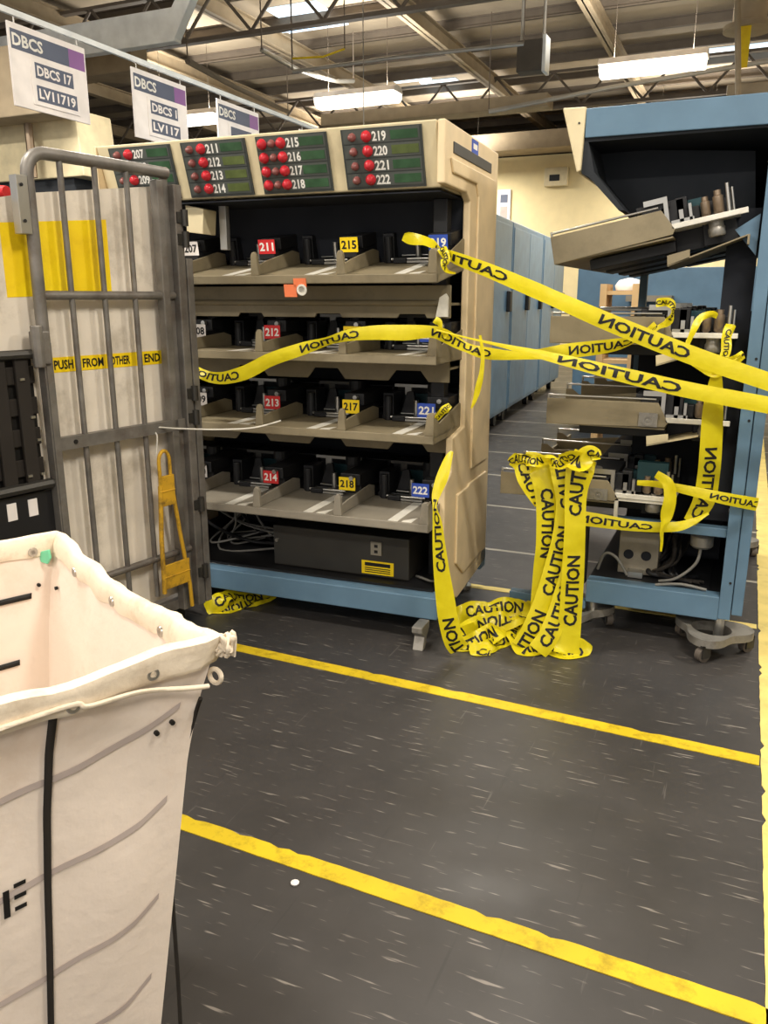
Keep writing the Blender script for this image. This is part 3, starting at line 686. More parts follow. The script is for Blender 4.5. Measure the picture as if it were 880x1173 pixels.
def tray2(xl, xr, zb, zt, tilt, lv):
    R_ = Matrix.Translation((xl, 0, zb)) @ Matrix.Rotation(-tilt, 4, 'Y'); W = xr-xl; H = zt-zb
    b = MB()
    b.prism([(0, 0), (W, .012), (W+.012, .03), (W-.03, H), (0, H)], 'y', 0, .006, 0, R_)
    b.box(0, W, .006, LEN-.05, 0.0, .008, 0, R_); b.box(0, .012, .006, LEN-.05, 0, .034, 0, R_)
    tr = b.build('tray', 'tray', m2, bevel=.002)
    for i in range(1, 4):
        c = MB(); c.prism([(0, .008), (0, H), (.03, H), (.07, H*.7), (W-.05, H*1.05), (W, .03), (W, .008)], 'y', i*PIT, i*PIT+.006, 0, R_); c.build('divider', 'tray', tr, bevel=.002)
    for i in range(4):
        yy = .012+i*PIT; dz = .012 if i == 0 else .02
        c = MB(); c.cyl(R_ @ V((.0, yy, H+dz)), R_ @ V((W-.04, yy, H+dz)), .0045); c.cyl(R_ @ V((.004, yy, .02)), R_ @ V((.004, yy, H+dz+.006)), .0045); c.build('guide_rod', 'steel', tr, smooth=40)
    # white flange and carrier rail on the right of the plate
    c = MB(); c.box(W-.0, .71 if lv == 0 else W+.235, .0, .012, H*.28, H*.28+.02, 0, R_); c.box(W, W+.235, .0, .3, H*.28, H*.28+.004, 0, R_); c.build('carrier_rail', 'strip', m2, bevel=.002)
    # mechanism of every bay
    for i in range(4):
        rnd = random.Random(lv*7+i); yy = i*PIT
        c = MB(); z0 = H*.28+.02
        c.box(W-.10, W-.03, yy+.012, yy+.05, .01, H+.01, 0, R_); c.box(W-.02, W+.05, yy+.03, yy+.06, H*.5, H+.03, 0, R_); c.box(W-.02, W+.10, yy+.05, yy+.10, z0, z0+.05, 0, R_)
        c.box(W+.02, W+.06, yy+.03, yy+.08, z0, z0+.09, 0, R_); c.box(W+.10, W+.22, yy+.10, yy+.2, z0-.1, z0+.06, 0, R_)
        c.box(W-.05, W+.2, yy+.15, yy+.3, -.05, z0+.05, 0, R_)
        c.box(W-.12, W+.0, yy+.02, yy+.30, H+.005, H+.03, 0, R_)
        c.box(.12, W, yy+.1, yy+.3, -.045, -.005, 0, R_)
        pk = c.build('stacker_pocket', 'black', m2, bevel=.003)
        c = MB()
        for xx, hh, rr in ((W+.12, .072, .017), (W+.165, .085, .019)):
            c = MB(); c.lathe([(rr*.5, z0), (rr, z0+.008), (rr, z0+hh*.75), (rr*.7, z0+hh*.8), (rr*.7, z0+hh)], xx, yy+.045, 14, 0, R_)
            c.build('roller', 'brass', pk, smooth=50)
        c = MB(); c.cyl(R_ @ V((W+.20, yy+.03, z0)), R_ @ V((W+.20, yy+.03, z0+.10)), .007); c.build('spindle', 'steel', pk, smooth=40)
        c = MB(); c.cyl(R_ @ V((W+.215, yy+.05, z0)), R_ @ V((W+.215, yy+.05, z0+.085)), .005); c.build('spindle', 'steel', pk, smooth=40)
        c = MB()
        c.box(W-.02, W-.005, yy+.004, yy+.016, .02, H+.045, 0, R_); c.box(W-.09, W-.02, yy+.006, yy+.014, H+.025, H+.045, 0, R_)
        c.build('bracket', 'steel', pk)
        c = MB(); c.box(W+.0, W+.08, yy+.01, yy+.03, z0, z0+.012, 0, R_); c.box(W+.03, W+.045, yy+.01, yy+.02, z0, z0+.045, 0, R_); c.box(W+.065, W+.075, yy+.01, yy+.03, z0, z0+.06, 0, R_)
        c.build('bracket', 'steel', pk, smooth=40)
        if i == 0 and lv:
            c = MB(); c.box(W-.10, W-.028, -.006, .0, .012, H*.62, 0, R_); c.lathe([(.022, -.002), (.022, .003), (.014, .003), (.014, -.001), (.005, -.001), (.004, .004)], 0, 0, 16, 0, R_ @ Matrix.Translation((W-.064, -.006, H*.34)) @ Matrix.Rotation(PI/2, 4, 'X')); c.build('bearing_plate', 'castergrey', pk, smooth=40)
        c = MB(); c.box(W+.03, W+.11, yy+.09, yy+.13, z0+.02, z0+.08, 0, R_); c.build('back_plate', 'teal', pk)
        if i < 2:
            c = MB(); c.lathe([(.026, z0-.075), (.03, z0-.07), (.03, z0-.045), (.026, z0-.04), (.026, z0-.02), (.012, z0-.018), (.012, z0)], W+.15, yy+.05, 16, 0, R_); c.build('motor', 'castergrey', pk, smooth=40)
    return R_, W, H
T = []
T.append(tray2(-.733, -.285, 1.525, 1.632, math.radians(11.5), 0))
T.append(tray2(-.737, -.27, 1.221, 1.328, 0, 1))
T.append(tray2(-.734, -.265, .893, 1.0, 0, 2))
T.append(tray2(-.919, -.436, .577, .673, 0, 3))
# bent cream deflector plates under the upper trays
for (a, c, d, hk) in (((765, 300), (790, 292), (857, 268), True), ((752, 414), (778, 408), (800, 404), False), ((741, 506), (765, 503), (800, 499), False)):
    pa, pc, pd = at(*a, Y2), at(*c, Y2), at(*d, Y2); wdt = .035
    b = MB(); b.prism([(pa.x, pa.z-.016), (pa.x-.004, pa.z+.022), (pc.x, pc.z+.02), (pc.x+.002, pc.z-.012)], 'y', 0, .006)
    b.prism([(pa.x, pa.z-.012), (pa.x, pa.z-.018), (pd.x, pd.z-.006), (pd.x, pd.z)], 'y', 0, .35)
    if hk: b.box(pd.x, pd.x+.008, 0, .35, pd.z-.035, pd.z)
    b.build('deflector_plate', 'tray' if hk else 'cream', m2, bevel=.001)
# blue gusset beside the post, under the top tray
pg = [at(842, 262, Y2), at(872, 243, Y2), at(866, 292, Y2)]
b = MB(); b.prism([(p.x, p.z) for p in pg], 'y', .05, .056); b.build('gusset', 'blue', m2)
# lower support frame of the bottom tray
b = MB(); b.box(-.435, -.42, 0.005, .02, .50, .60); b.box(-.435, -.20, .005, .02, .592, .606); b.build('support_frame', 'strip', m2)
b = MB(); p = at(712, 520, Y2); b.lathe([(.055, 0), (.055, .02), (.045, .022), (.045, .03), (.02, .03), (.02, .05)], p.x-.13, .10, 18, 0, Matrix.Translation((0, 0, .675)))
b.box(p.x-.19, p.x-.06, .03, .16, .66, .675); b.build('drive_hub', 'castergrey', m2, smooth=40)
b = MB(); b.box(-.36, -.24, .06, .1, .66, .75, 0, Matrix.Rotation(.0, 4, 'Z')); b.build('back_plate', 'teal', m2)
# control box with dark discs painted for the shade in two round holes
b = MB(); b.box(-.42, -.255, .15, .35, .237, .43); cb2 = b.build('control_box', 'traygrey', m2, bevel=.004)
for x in (-.378, -.305):
    b = MB(); b.cyl((x, .151, .325), (x, .146, .325), .021, 18); b.build('hole_shade', 'void', cb2)
b = MB(); b.box(-.37, -.31, .1, .15, .237, .262); b.build('bracket', 'steel', m2)
p = at(815, 628, Y2)
b = MB(); b.lathe([(.035, .40), (.045, .41), (.045, .45), (.02, .475)], p.x-.04, .12, 16); b.build('motor', 'castergrey', m2, smooth=40)
rnd = random.Random(9)
for i in range(12):
    x0 = -.2+rnd.uniform(-.05, .12); 
    pts = [(x0, .2+rnd.uniform(0, .3), .42), (x0+rnd.uniform(-.05, .03), .15+rnd.uniform(0, .2), .32), (x0-rnd.uniform(0, .1), .14, .26), (-.06-rnd.uniform(0, .1), .11+rnd.uniform(0, .1), .245)]
    b = MB(); b.tube(spline(pts, 8), rnd.choice((.006, .009)), 6); b.build('cable', rnd.choice(('black', 'black', 'webbing')), m2, smooth=60)
for pts in ([(-.5, .12, .25), (-.47, .1, .33), (-.42, .09, .32), (-.37, .085, .25)], [(-.09, .1, .42), (-.10, .09, .34), (-.17, .085, .265), (-.24, .085, .242)], [(-.25, .04, .239), (-.15, .05, .252), (-.05, .05, .242)]):
    b = MB(); b.tube(spline(pts, 10), .0065, 8); b.build('cable', 'cable', m2, smooth=60)

# dollies under the right machine
def dolly(x, y, rz, label, right):
    t = thing('machine_dolly', label, 'dolly', (x, y, 0), rz, 'small cast dollies under the right machine')
    n = 40; outer = []; inner = []
    for k in range(n):
        a = 2*PI*k/n
        r = .125+.03*math.cos(3*a); outer.append((r*math.cos(a)*1.15, r*math.sin(a))); inner.append((.075*math.cos(a)*1.1, .072*math.sin(a)))
    vs_ = []; fs = []
    for (o, i_) in zip(outer, inner):
        vs_ += [V((o[0], o[1], .098)), V((i_[0], i_[1], .092)), V((i_[0], i_[1], .045)), V((o[0], o[1], .066))]
    for k in range(n):
        a = 4*k; c = 4*((k+1) % n)
        for j in range(4): fs.append((a+j, c+j, c+(j+1) % 4, a+(j+1) % 4))
    b = MB(); b.add(vs_, fs); b.build('body', 'castergrey', t, smooth=35)
    b = MB(); b.lathe([(.001, .045), (.084, .045), (.084, .05), (.001, .05)], 0, 0, 24); b.build('cup', 'darkmetal', t)
    for k in range(3):
        a = 2*PI*k/3
        cx, cy = .15*math.cos(a)*1.15, .15*math.sin(a)
        cx *= .9; cy *= .9
        b = MB(); b.cyl((cx-.014, cy, .03), (cx+.014, cy, .03), .03, 18); wv = b.build('wheel', 'rubber', t, smooth=40)
        b = MB(); b.box(cx-.022, cx-.016, cy-.02, cy+.02, .02, .072); b.box(cx+.016, cx+.022, cy-.02, cy+.02, .02, .072); b.box(cx-.022, cx+.022, cy-.02, cy+.02, .062, .072); b.build('fork', 'darkmetal', t)
    return t
dolly(-.015, 3.37, 2.4, 'worn cast dolly with a round socket under the right post of the blue machine', True)
dolly(-.575, 3.39, .5, 'worn cast dolly half hidden behind the hanging caution tape', False)
dolly(-.45, 4.75, .3, 'cast dolly at the back corner under the blue machine, in its shadow', False)
dolly(.0, 4.75, .3, 'cast dolly at the far right corner under the blue machine', False)
for x, y in ((.012, .03), (-.50, .04), (-.45, 1.40), (.0, 1.40)):
    b = MB(); b.cyl((x, y, .05), (x, y, .14), .02); b.build('foot', 'steel', m2, smooth=40)

# ------------------------------------------------------------------ rolling cage
CA = math.atan2(.987, .162)
cage = thing('rolling_cage', 'tall grey metal rolling cage with barred side on the left', 'cage', (-2.202, 2.127, 0), CA)
def side_tube(pts, r, name='bar', n=10, m='cage'): b = MB(); b.tube([(s, o, z) for s, o, z in pts], r, n); return b.build(name, m, cage, smooth=50)
# near post bends over into the top rail
arc = [(-.006, 0, .12), (0, 0, 1.78)]+[(.07-.07*math.cos(a), 0, 1.79+.07*math.sin(a)) for a in (math.radians(k) for k in range(0, 91, 15))]+[(.6, 0, 1.86)]
side_tube(arc, .021, 'frame_tube')
b = MB(); b.box(-.018, .008, -.024, -.018, .14, 1.25); b.box(-.024, -.016, -.02, .015, .14, 1.25); b.build('corner_angle', 'cage', cage)
for s in (.126, .266, .405): side_tube([(s, 0, .2), (s, 0, 1.845)], .0105)
for z, r in ((1.407, .016), (.36, .014)): side_tube([(0, 0, z), (.6, 0, z)], r, 'cross_rail')
b = MB(); b.box(0, .6, -.02, -.014, .875, .92); b.box(0, .6, -.014, .012, .912, .92); b.build('cross_rail', 'cage', cage)
b = MB(); b.cyl((.07, -.02, .9), (.07, -.024, .9), .008); b.build('bolt', 'ink', cage)
for s0, s1, o0, o1, z1 in ((.53, .565, -.02, .02, 1.83), (.565, .605, .0, .008, 1.86), (.605, .645, -.03, .01, 1.82), (.655, .69, -.025, .015, 1.55)):
    b = MB(); b.box(s0, s1, o0, o1, .1, z1); b.build('post', 'cage', cage, bevel=.004)
for z in (1.70, 1.62, 1.02, .92, .55, .25):
    b = MB(); b.cyl((.645, -.038, z-.03), (.645, -.038, z+.03), .014); b.box(.61, .66, -.036, -.03, z-.02, z+.02); b.build('hinge', 'darkmetal', cage, smooth=40)
b = MB(); b.box(-.06, -.02, -.028, .01, 1.60, 1.78); b.cyl((-.045, -.03, 1.75), (-.045, -.033, 1.75), .006, 8, 1); b.cyl((-.045, -.03, 1.64), (-.045, -.033, 1.64), .006, 8, 1); b.build('latch_plate', ['steel', 'ink'], cage, bevel=.003)
b = MB(); b.box(-.045, .0, -.034, .02, 1.18, 1.29); b.cyl((-.04, -.02, 1.17), (-.04, -.02, 1.31), .02, 10); b.build('hinge', 'cage', cage, bevel=.004)
# board behind the bars
b = MB(); b.prism([(-.75, .16), (.585, .16), (.585, 1.815), (.02, 1.735), (-.75, 1.56)], 'y', .045, .053); bd = b.build('board', 'sheet', cage)
b = MB(); b.prism([(-.09, 1.40), (.335, 1.415), (.335, 1.675), (-.09, 1.635)], 'y', .0435, .045); plabel(b.build('yellow_sticker', 'yellow', bd), 'large blank yellow sticker')
b = MB(); b.box(.02, .585, .0435, .045, 1.142, 1.195)
for txt, s in (('PUSH', .058), ('FROM', .178), ('OTHER', .302), ('END', .465)):
    b.text(txt, (s+.0, .0428, 1.152), (1, 0, 0), (0, 0, 1), .033, 1, width={'PUSH': .08, 'END': .08}.get(txt, .092))
plabel(b.build('strip_sticker', ['yellow', 'ink'], bd), 'yellow strip reading PUSH FROM OTHER END')
b = MB(); b.box(0, .66, .015, .6, .1, .14); b.build('base', 'cage', cage)
for s, o in ((.05, .1), (.58, .1), (.05, .52), (.58, .52)):
    b = MB(); b.cyl((s-.02, o, .045), (s+.02, o, .045), .045); b.box(s-.025, s+.025, o-.02, o+.02, .08, .1); b.build('caster', 'black', cage, smooth=40)
# black plastic rack at far left
rk = thing('plastic_rack', 'black woven plastic crate wall at the left edge behind the cage post', 'crate', (-2.27, 2.10, 0), CA)
b = MB()
for i in range(9):
    s = -.03-i*.085
    b.box(s-.05, s, -.06, -.045, .78, 1.21)
for i in range(4):
    z = .80+i*.105
    b.box(-.75, .0, -.043, -.036, z, z+.06)
b.build('lattice', 'webbing', rk, bevel=.004)
b = MB(); b.box(-.75, 0, -.03, .0, .45, 1.2); b.build('back_panel', 'ink', rk)
b = MB(); b.tube([(-.75, -.06, 1.215), (.03, -.06, 1.215)], .016); b.build('top_rail', 'darkmetal', rk, smooth=40)
b = MB(); b.tube([(-.75, -.06, .765), (.03, -.06, .765)], .018); b.build('bottom_rail', 'darkmetal', rk, smooth=40)
b = MB(); b.box(-.75, .03, -.05, -.03, .1, .74); b.build('lower_body', 'black', rk)
for s in (-.055, -.135):
    b = MB(); b.box(s-.03, s+.005, -.053, -.05, .66, .72); b.build('paper_label', 'paper', rk)
for s, z in ((-.02, .80), (-.07, .80), (-.06, 1.13), (-.035, 1.0), (-.02, .92)):
    b = MB(); b.box(s-.01, s+.006, -.066, -.06, z, z+.008); b.build('rivet', 'steel', rk)
b = MB(); b.cyl(V((-2.27, 2.10, 1.735)), V((-2.42, 2.10, 1.75)), .018)
tag(b.build('red_handle', 'red', smooth=40), 'small red handle end beside the top of the cage post', 'handle')

# yellow tow bar hanging on the cage
tb = thing('tow_bar', 'worn yellow tow bar with two plates hanging on the barred cage side', 'tow bar', (-2.202, 2.127, 0), CA)
def P(s, z, o=-.045): return (s, o, z)
b = MB()
loop = [P(.425, .66)]+[P(.45-.028*math.cos(a), .765+.045*math.sin(a)) for a in (math.radians(k) for k in range(0, 181, 20))]+[P(.478, .66)]
b.tube(loop, .0075, 8)
b.tube([P(.422, .67), P(.408, .45), P(.405, .22)], .0095, 8); b.tube([P(.48, .67), P(.51, .45), P(.545, .22), P(.55, .12)], .0085, 8)
b.build('frame', 'yellowpaint', tb, smooth=60)
for za, zb, sa, sb in ((.585, .71, .412, .492), (.235, .34, .402, .545)):
    b = MB(); b.box(sa, sb, -.052, -.044, za, zb); b.box(sa, sb, -.056, -.05, (za+zb)/2-.003, (za+zb)/2+.003); b.build('plate', 'yellowpaint', tb, bevel=.003)
# white cord holding it, running on to the left machine
cd_ = [at(179, 522, 2.55), at(180, 500, 2.56), at(176, 490, 2.56), at(205, 491, 2.64), at(250, 492, 2.76), at(290, 490, 2.84), at(322, 482, 2.885)]
b = MB(); b.tube(spline([tuple(p) for p in cd_], 8), .0035, 6)
tag(b.build('white_string', 'strip', smooth=60), 'thin white cord from the cage rail to the third tray', 'cord')

# ------------------------------------------------------------------ canvas hamper
R0 = V((-.692, .948, 0)); B0 = V((-1.349, 1.281, 0)); bd_ = (atz(0, 799, .9)-atz(250, 728, .9)).normalized(); LH = 1.0
F0 = R0+bd_*LH; K0 = B0+bd_*LH
cor = [F0, R0, B0, K0]; cen = (F0+R0+B0+K0)/4
hm = thing('canvas_hamper', 'large off white canvas hamper in the left foreground with black straps', 'hamper', (cen.x, cen.y, 0))
def inset(z):
    pts = [(0.1, .125), (.3, .10), (.5, .075), (.7, .05), (.8, .03), (.87, .01), (.9, 0)]
    for (a, x), (c, y) in zip(pts, pts[1:]):
        if a <= z <= c: return x+(y-x)*(z-a)/(c-a)
    return pts[0][1] if z < .1 else 0
def hpt(u, z, off=0.0, wr=1.0):
    """u in 0..4 around the rim, z height; off = outward offset (local coordinates of the hamper)"""
    k = int(u) % 4; f = u-int(u)
    a, c = cor[k], cor[(k+1) % 4]
    p = a.lerp(c, f)
    e = (c-a).normalized(); n = V((e.y, -e.x, 0))
    if (p-cen).dot(n) < 0: n = -n
    din = inset(z)
    q = p+(cen-p)*(din/.52)
    s = math.sin(PI*f)
    bul = (.025 if k != 0 else .02)*s*math.sin(PI*min(1, max(0, (z-.05)/.85)))
    wv = .012*noise.noise(V((u*5.0, z*2.2, 3.1)))+.006*noise.noise(V((u*13, z*6, 1.7)))
    edge = min(1, (1-abs(2*f-1))*6)
    fold = .006*math.sin(u*21+z*9+3*noise.noise(V((u*2, z*2, 0))))*max(0, noise.noise(V((u*1.7+4, z*1.5, 2))))
    q = q+n*((bul+wv*wr+fold)*edge+off)
    dz = 0
    if z > .6:
        dz = ((z-.6)/.3)*(-.035*s*(1 if k == 1 else .2)+.008*noise.noise(V((u*7, 0, 5))))
    return V((q.x-cen.x, q.y-cen.y, z+dz))
NU, NZ = 112, 26
b = MB(); vs_ = []; fs = []
for j in range(NZ+1):
    z = .12+.78*j/NZ
    for i in range(NU): vs_.append(hpt(4*i/NU, z))
for j in range(NZ):
    for i in range(NU): fs.append((j*NU+i, j*NU+(i+1) % NU, (j+1)*NU+(i+1) % NU, (j+1)*NU+i))
fs.append(tuple(range(NU))[::-1])
b.add(vs_, fs); b.build('body', 'canvas', hm, smooth=70, solid=.004)
# hem folded over a rope round the rim
b = MB(); vs_ = []; fs = []; prof_ = [(-.002, .86), (.008, .857), (.0115, .866), (.009, .876), (.011, .89), (.008, .902), (0, .906), (-.006, .901), (-.008, .885), (-.004, .868)]
npf = len(prof_)
NU2 = 160
for i in range(NU2):
    for o, z in prof_:
        zz = z+.006*noise.noise(V((i*.35, z*20, 9)))
        vs_.append(hpt(4*i/NU2, min(zz, .92), o+.003*noise.noise(V((i*.5, z*30, 2)))+ (.004 if o > 0 else -.004)))
for i in range(NU2):
    for k in range(npf): fs.append((i*npf+k, ((i+1) % NU2)*npf+k, ((i+1) % NU2)*npf+(k+1) % npf, i*npf+(k+1) % npf))
b.add(vs_, fs); b.build('hem', 'hem', hm, smooth=60)
def hband(name, pts, wd, off, m, vertical=False, k=10):
    sp = spline(pts, k); b = MB(); vs_ = []; fs = []
    for u, z in sp:
        if vertical: vs_ += [hpt(u-wd, z, off), hpt(u+wd, z, off)]
        else: vs_ += [hpt(u, z-wd, off), hpt(u, z+wd, off)]
    for i in range(len(sp)-1): fs.append((2*i, 2*i+1, 2*i+3, 2*i+2))
    b.add(vs_, fs); return b.build(name, m, hm, smooth=80, solid=0 if name == 'stripe' else .0015)
US = .757                                                       # the strap on the front face
hband('strap', [(US, .872), (US, .8), (US, .6), (US, .4), (US, .2), (US, .12)], .0058, .0065, 'webbing', True)
hband('strap', [(2.5, .83), (2.5, .6), (2.5, .3)], .012, -.006, 'canvas', True)
for zc in (.76, .60, .42, .26):
    hband('stripe', [(0.02, zc-.02), (.3, zc-.03), (.6, zc-.02), (.8, zc), (.9, zc+.012), (.965, zc+.04)], .0055, .0042, 'stripe')
hband('inner_strap', [(2.045, .78), (2.2, .775), (2.5, .775), (2.9, .78)], .006, -.006, 'ink')
hband('inner_strap', [(2.07, .64), (2.2, .635), (2.5, .635), (2.9, .64)], .006, -.006, 'ink')
# stencilled letter
b = MB()
def hq(u0, u1, z0, z1):
    b.add([hpt(u0, z0, .005), hpt(u1, z0, .005), hpt(u1, z1, .005), hpt(u0, z1, .005)], [(0, 1, 2, 3)])
eu_ = .687
hq(eu_, eu_+.010, .555, .60)
for zz in (.560, .579, .598): hq(eu_+.017, eu_+.036, zz, zz+.007)
b.build('stencil_letter', 'ink', hm)
# grommets in hem, seen inside
for u in (1.25, 1.55, 1.8, 2.05, 2.3, .55, .78, .9):
    c = hpt(u, .872, -.010 if u > 1 else .013); n = (hpt(u, .845, .05)-hpt(u, .845, 0)).normalized()
    Q = n.to_track_quat('Z', 'Y').to_matrix().to_4x4(); Q.translation = c
    g = MB(); g.lathe([(.0045, -.002), (.0095, -.002), (.0105, .001), (.009, .003), (.005, .003), (.0045, -.002)], 0, 0, 16, 0, Q); g.build('grommet', 'steel', hm, smooth=50)
g = MB(); pts = [hpt(.55, .872, .016), hpt(.62, .866, .018), hpt(.70, .87, .018), hpt(.78, .876, .016), hpt(.80, .868, .02), hpt(.88, .855, .024), hpt(.96, .838, .026), hpt(.995, .83, .024)]
g.tube(spline([tuple(p) for p in pts], 6), .004, 6); g.build('lacing_cord', 'hem', hm, smooth=60)
# frayed knot at the corner
rnd = random.Random(4); cpt = hpt(1.0, .89, .01)
for i in range(5):
    pts = [cpt+V((rnd.uniform(-.01, .02), rnd.uniform(-.01, .015), rnd.uniform(-.028, .016))) for _ in range(6)]
    g = MB(); g.tube(spline([tuple(p) for p in pts], 6), [.0035+.0015*math.sin(q) for q in range(31)], 6); g.build('frayed_knot', 'hem', hm, smooth=60)
c0 = hpt(1.0, .83, .02)
g = MB(); ring = [c0+V((.012*math.cos(a)*.9, .0, .012*math.sin(a))) for a in (2*PI*k/14 for k in range(15))]; g.tube(ring, .004, 6); g.build('ring', 'hem', hm, smooth=60)
g = MB(); pts = [hpt(.99, .81, .02), hpt(1.0, .76, .0), hpt(1.01, .6, -.02), hpt(1.01, .45, .0), hpt(1.01, .25, .03), hpt(1.01, .09, .05)]
g.tube(spline([tuple(p) for p in pts], 8), .0035, 6); plabel(g.build('tie_cord', 'webbing', hm, smooth=60), 'dark cord hanging at the corner')
g = MB(); c = hpt(1.98, .86, -.02); g.prism([(c.x-.02, c.z-.015), (c.x+.004, c.z-.018), (c.x+.014, c.z-.004), (c.x+.012, c.z+.016), (c.x-.012, c.z+.008)], 'y', c.y-.006, c.y); plabel(g.build('plastic_tab', 'mint', hm, bevel=.002), 'mint green plastic tab')
for u, z in ((.93, .765), (.955, .775), (1.93, .80), (2.03, .80)):
    c = hpt(u, z, .006 if u < 1 else -.007); g = MB(); g.lathe([(.001, -.003), (.004, -.003), (.004, .003), (.001, .003)], 0, 0, 8, 0, Matrix.Translation(c) @ (hpt(u, z, .05)-hpt(u, z, 0)).to_track_quat('Z', 'Y').to_matrix().to_4x4()); g.build('rivet', 'ink', hm)
b = MB()
bc = [hpt(k+.0, .12) for k in range(4)]
b.add([v+V((0, 0, 0)) for v in bc]+[V((v.x, v.y, .095)) for v in bc], [(0, 1, 2, 3), (7, 6, 5, 4), (0, 4, 5, 1), (1, 5, 6, 2), (2, 6, 7, 3), (3, 7, 4, 0)]); b.build('base_board', 'kraft', hm)
for v in bc:
    x, y = v.x*.85, v.y*.85
    b = MB(); b.cyl((x-.015, y, .045), (x+.015, y, .045), .045); b.box(x-.022, x+.022, y-.02, y+.02, .075, .095); b.build('caster', 'rubber', hm, smooth=40)

# ------------------------------------------------------------------ caution tape
def ribbon(name, ctrl, label, text=None, mirror=False, start=.05, gap=.10, hint=(.33, -.94, .1), lh=.62, k=10, noise_amp=.0, wl=.29, world=False, group=None):
    """ctrl: (px, py, Y, width, twist degrees) along the strip; a real film strip with its printed words"""
    pts = []
    for c in ctrl:
        p = V(c[:3]) if world else at(c[0], c[1], c[2])
        pts.append((p.x, p.y, p.z, c[3], math.radians(c[4]) if len(c) > 4 else 0))
    sp = spline(pts, k); pos = [V(s[:3]) for s in sp]; n = len(sp)
    nz = noise_amp
    frames = []; S = [0]
    h = V(hint).normalized(); prev = None
    for i in range(n):
        t = (pos[min(i+1, n-1)]-pos[max(i-1, 0)]).normalized()
        a = h.cross(t)
        if a.length < .15:
            a = prev if prev is not None else t.orthogonal()
        a = (a-t*a.dot(t)).normalized()
        prev = a
        a = Matrix.Rotation(sp[i][4], 3, t) @ a
        nn = a.cross(t) if False else t.cross(a)
        frames.append((pos[i], t, a, nn, sp[i][3]))
        if i: S.append(S[-1]+(pos[i]-pos[i-1]).length)
    NW = 5; b = MB(); vs_ = []; fs = []
    for i, (p, t, a, nn, wd) in enumerate(frames):
        for j in range(NW):
            v = j/(NW-1)-.5
            q = p+a*(v*wd)+nn*(nz*noise.noise(V((S[i]*14, v*2.2, len(name)+ctrl[0][0]*.01)))+.035*wd*math.cos(v*PI*1.6))
            vs_.append(q)
    for i in range(n-1):
        for j in range(NW-1): fs.append((i*NW+j, (i+1)*NW+j, (i+1)*NW+j+1, i*NW+j+1))
    b.add(vs_, fs, 0)
    def sample(s, v, off):
        s = min(max(s, 0), S[-1]-1e-6); lo, hi = 0, n-1
        while hi-lo > 1:
            m_ = (lo+hi)//2
            if S[m_] <= s: lo = m_
            else: hi = m_
        f = (s-S[lo])/max(1e-9, S[hi]-S[lo])
        def surf(i):
            vv = min(max((v+.5)*(NW-1), 0), NW-1-1e-6); j = int(vv); g = vv-j
            return vs_[i*NW+j].lerp(vs_[i*NW+j+1], g)
        q = surf(lo).lerp(surf(hi), f)
        nn = frames[lo][3].lerp(frames[hi][3], f).normalized()
        return q+nn*off
    if text:
        s = start
        g, gf, wd = glyphs_fine(text)
        while s < S[-1]-.02:
            ok = [f for f in gf if max(s+(wl-g[q][0]/wd*wl if mirror else g[q][0]/wd*wl) for q in f) < S[-1]]
            for off in (.0016, -.0016):
                b.add([sample(s+(wl-x/wd*wl if mirror else x/wd*wl), (y-.5)*lh, off) for x, y in g], ok, 1)
            s += wl+gap
    o = b.build(name, ['tape', 'ink'], smooth=60)
    return tag(o, label, 'caution tape', group)
TW = .092
# upper tape, tray one to the right
CT = 'CAUTION'
ribbon('caution_tape', [(462, 271, 3.12, .03, 0), (470, 273, 3.10, .045, 10), (490, 277, 3.06, .038, -20), (505, 286, 2.98, .02, 60), (520, 295, 2.94, .045, 35), (560, 310, 2.95, .05, 15), (610, 331, 2.98, .055, 10), (640, 344, 3.0, .056, 0), (700, 370, 3.05, .062, 5), (790, 406, 3.11, .064, 5), (880, 437, 3.15, .062, 0), (960, 464, 3.18, .06, 0)],
       'topmost caution tape stretched from the first tray down to the right edge', CT, True, .22, .36, lh=.6, wl=.34)
# second tape, drooping from the cage across tray two to the right machine
ribbon('caution_tape', [(205, 408, 2.86, .045, 0), (225, 425, 2.85, .045, -30), (250, 433, 2.85, .05, -10), (280, 427, 2.85, .058, 0), (310, 412, 2.86, .054, 8), (345, 400, 2.87, .05, 0), (375, 391, 2.89, .036, 30), (400, 384, 2.91, .045, 5), (430, 381, 2.92, .055, 0), (465, 381, 2.92, .058, 0), (492, 380, 2.92, .045, 10), (508, 384, 2.92, .05, 20), (535, 398, 2.98, .04, -25), (560, 405, 3.02, .045, 10), (600, 407, 3.08, .032, 0), (650, 402, 3.16, .055, 0), (700, 396, 3.24, .05, 10), (730, 388, 3.28, .03, 40), (752, 372, 3.31, .03, 0)],
       'drooping caution tape across the second tray shelf from the cage', CT, True, .08, .30, lh=.62, wl=.25)
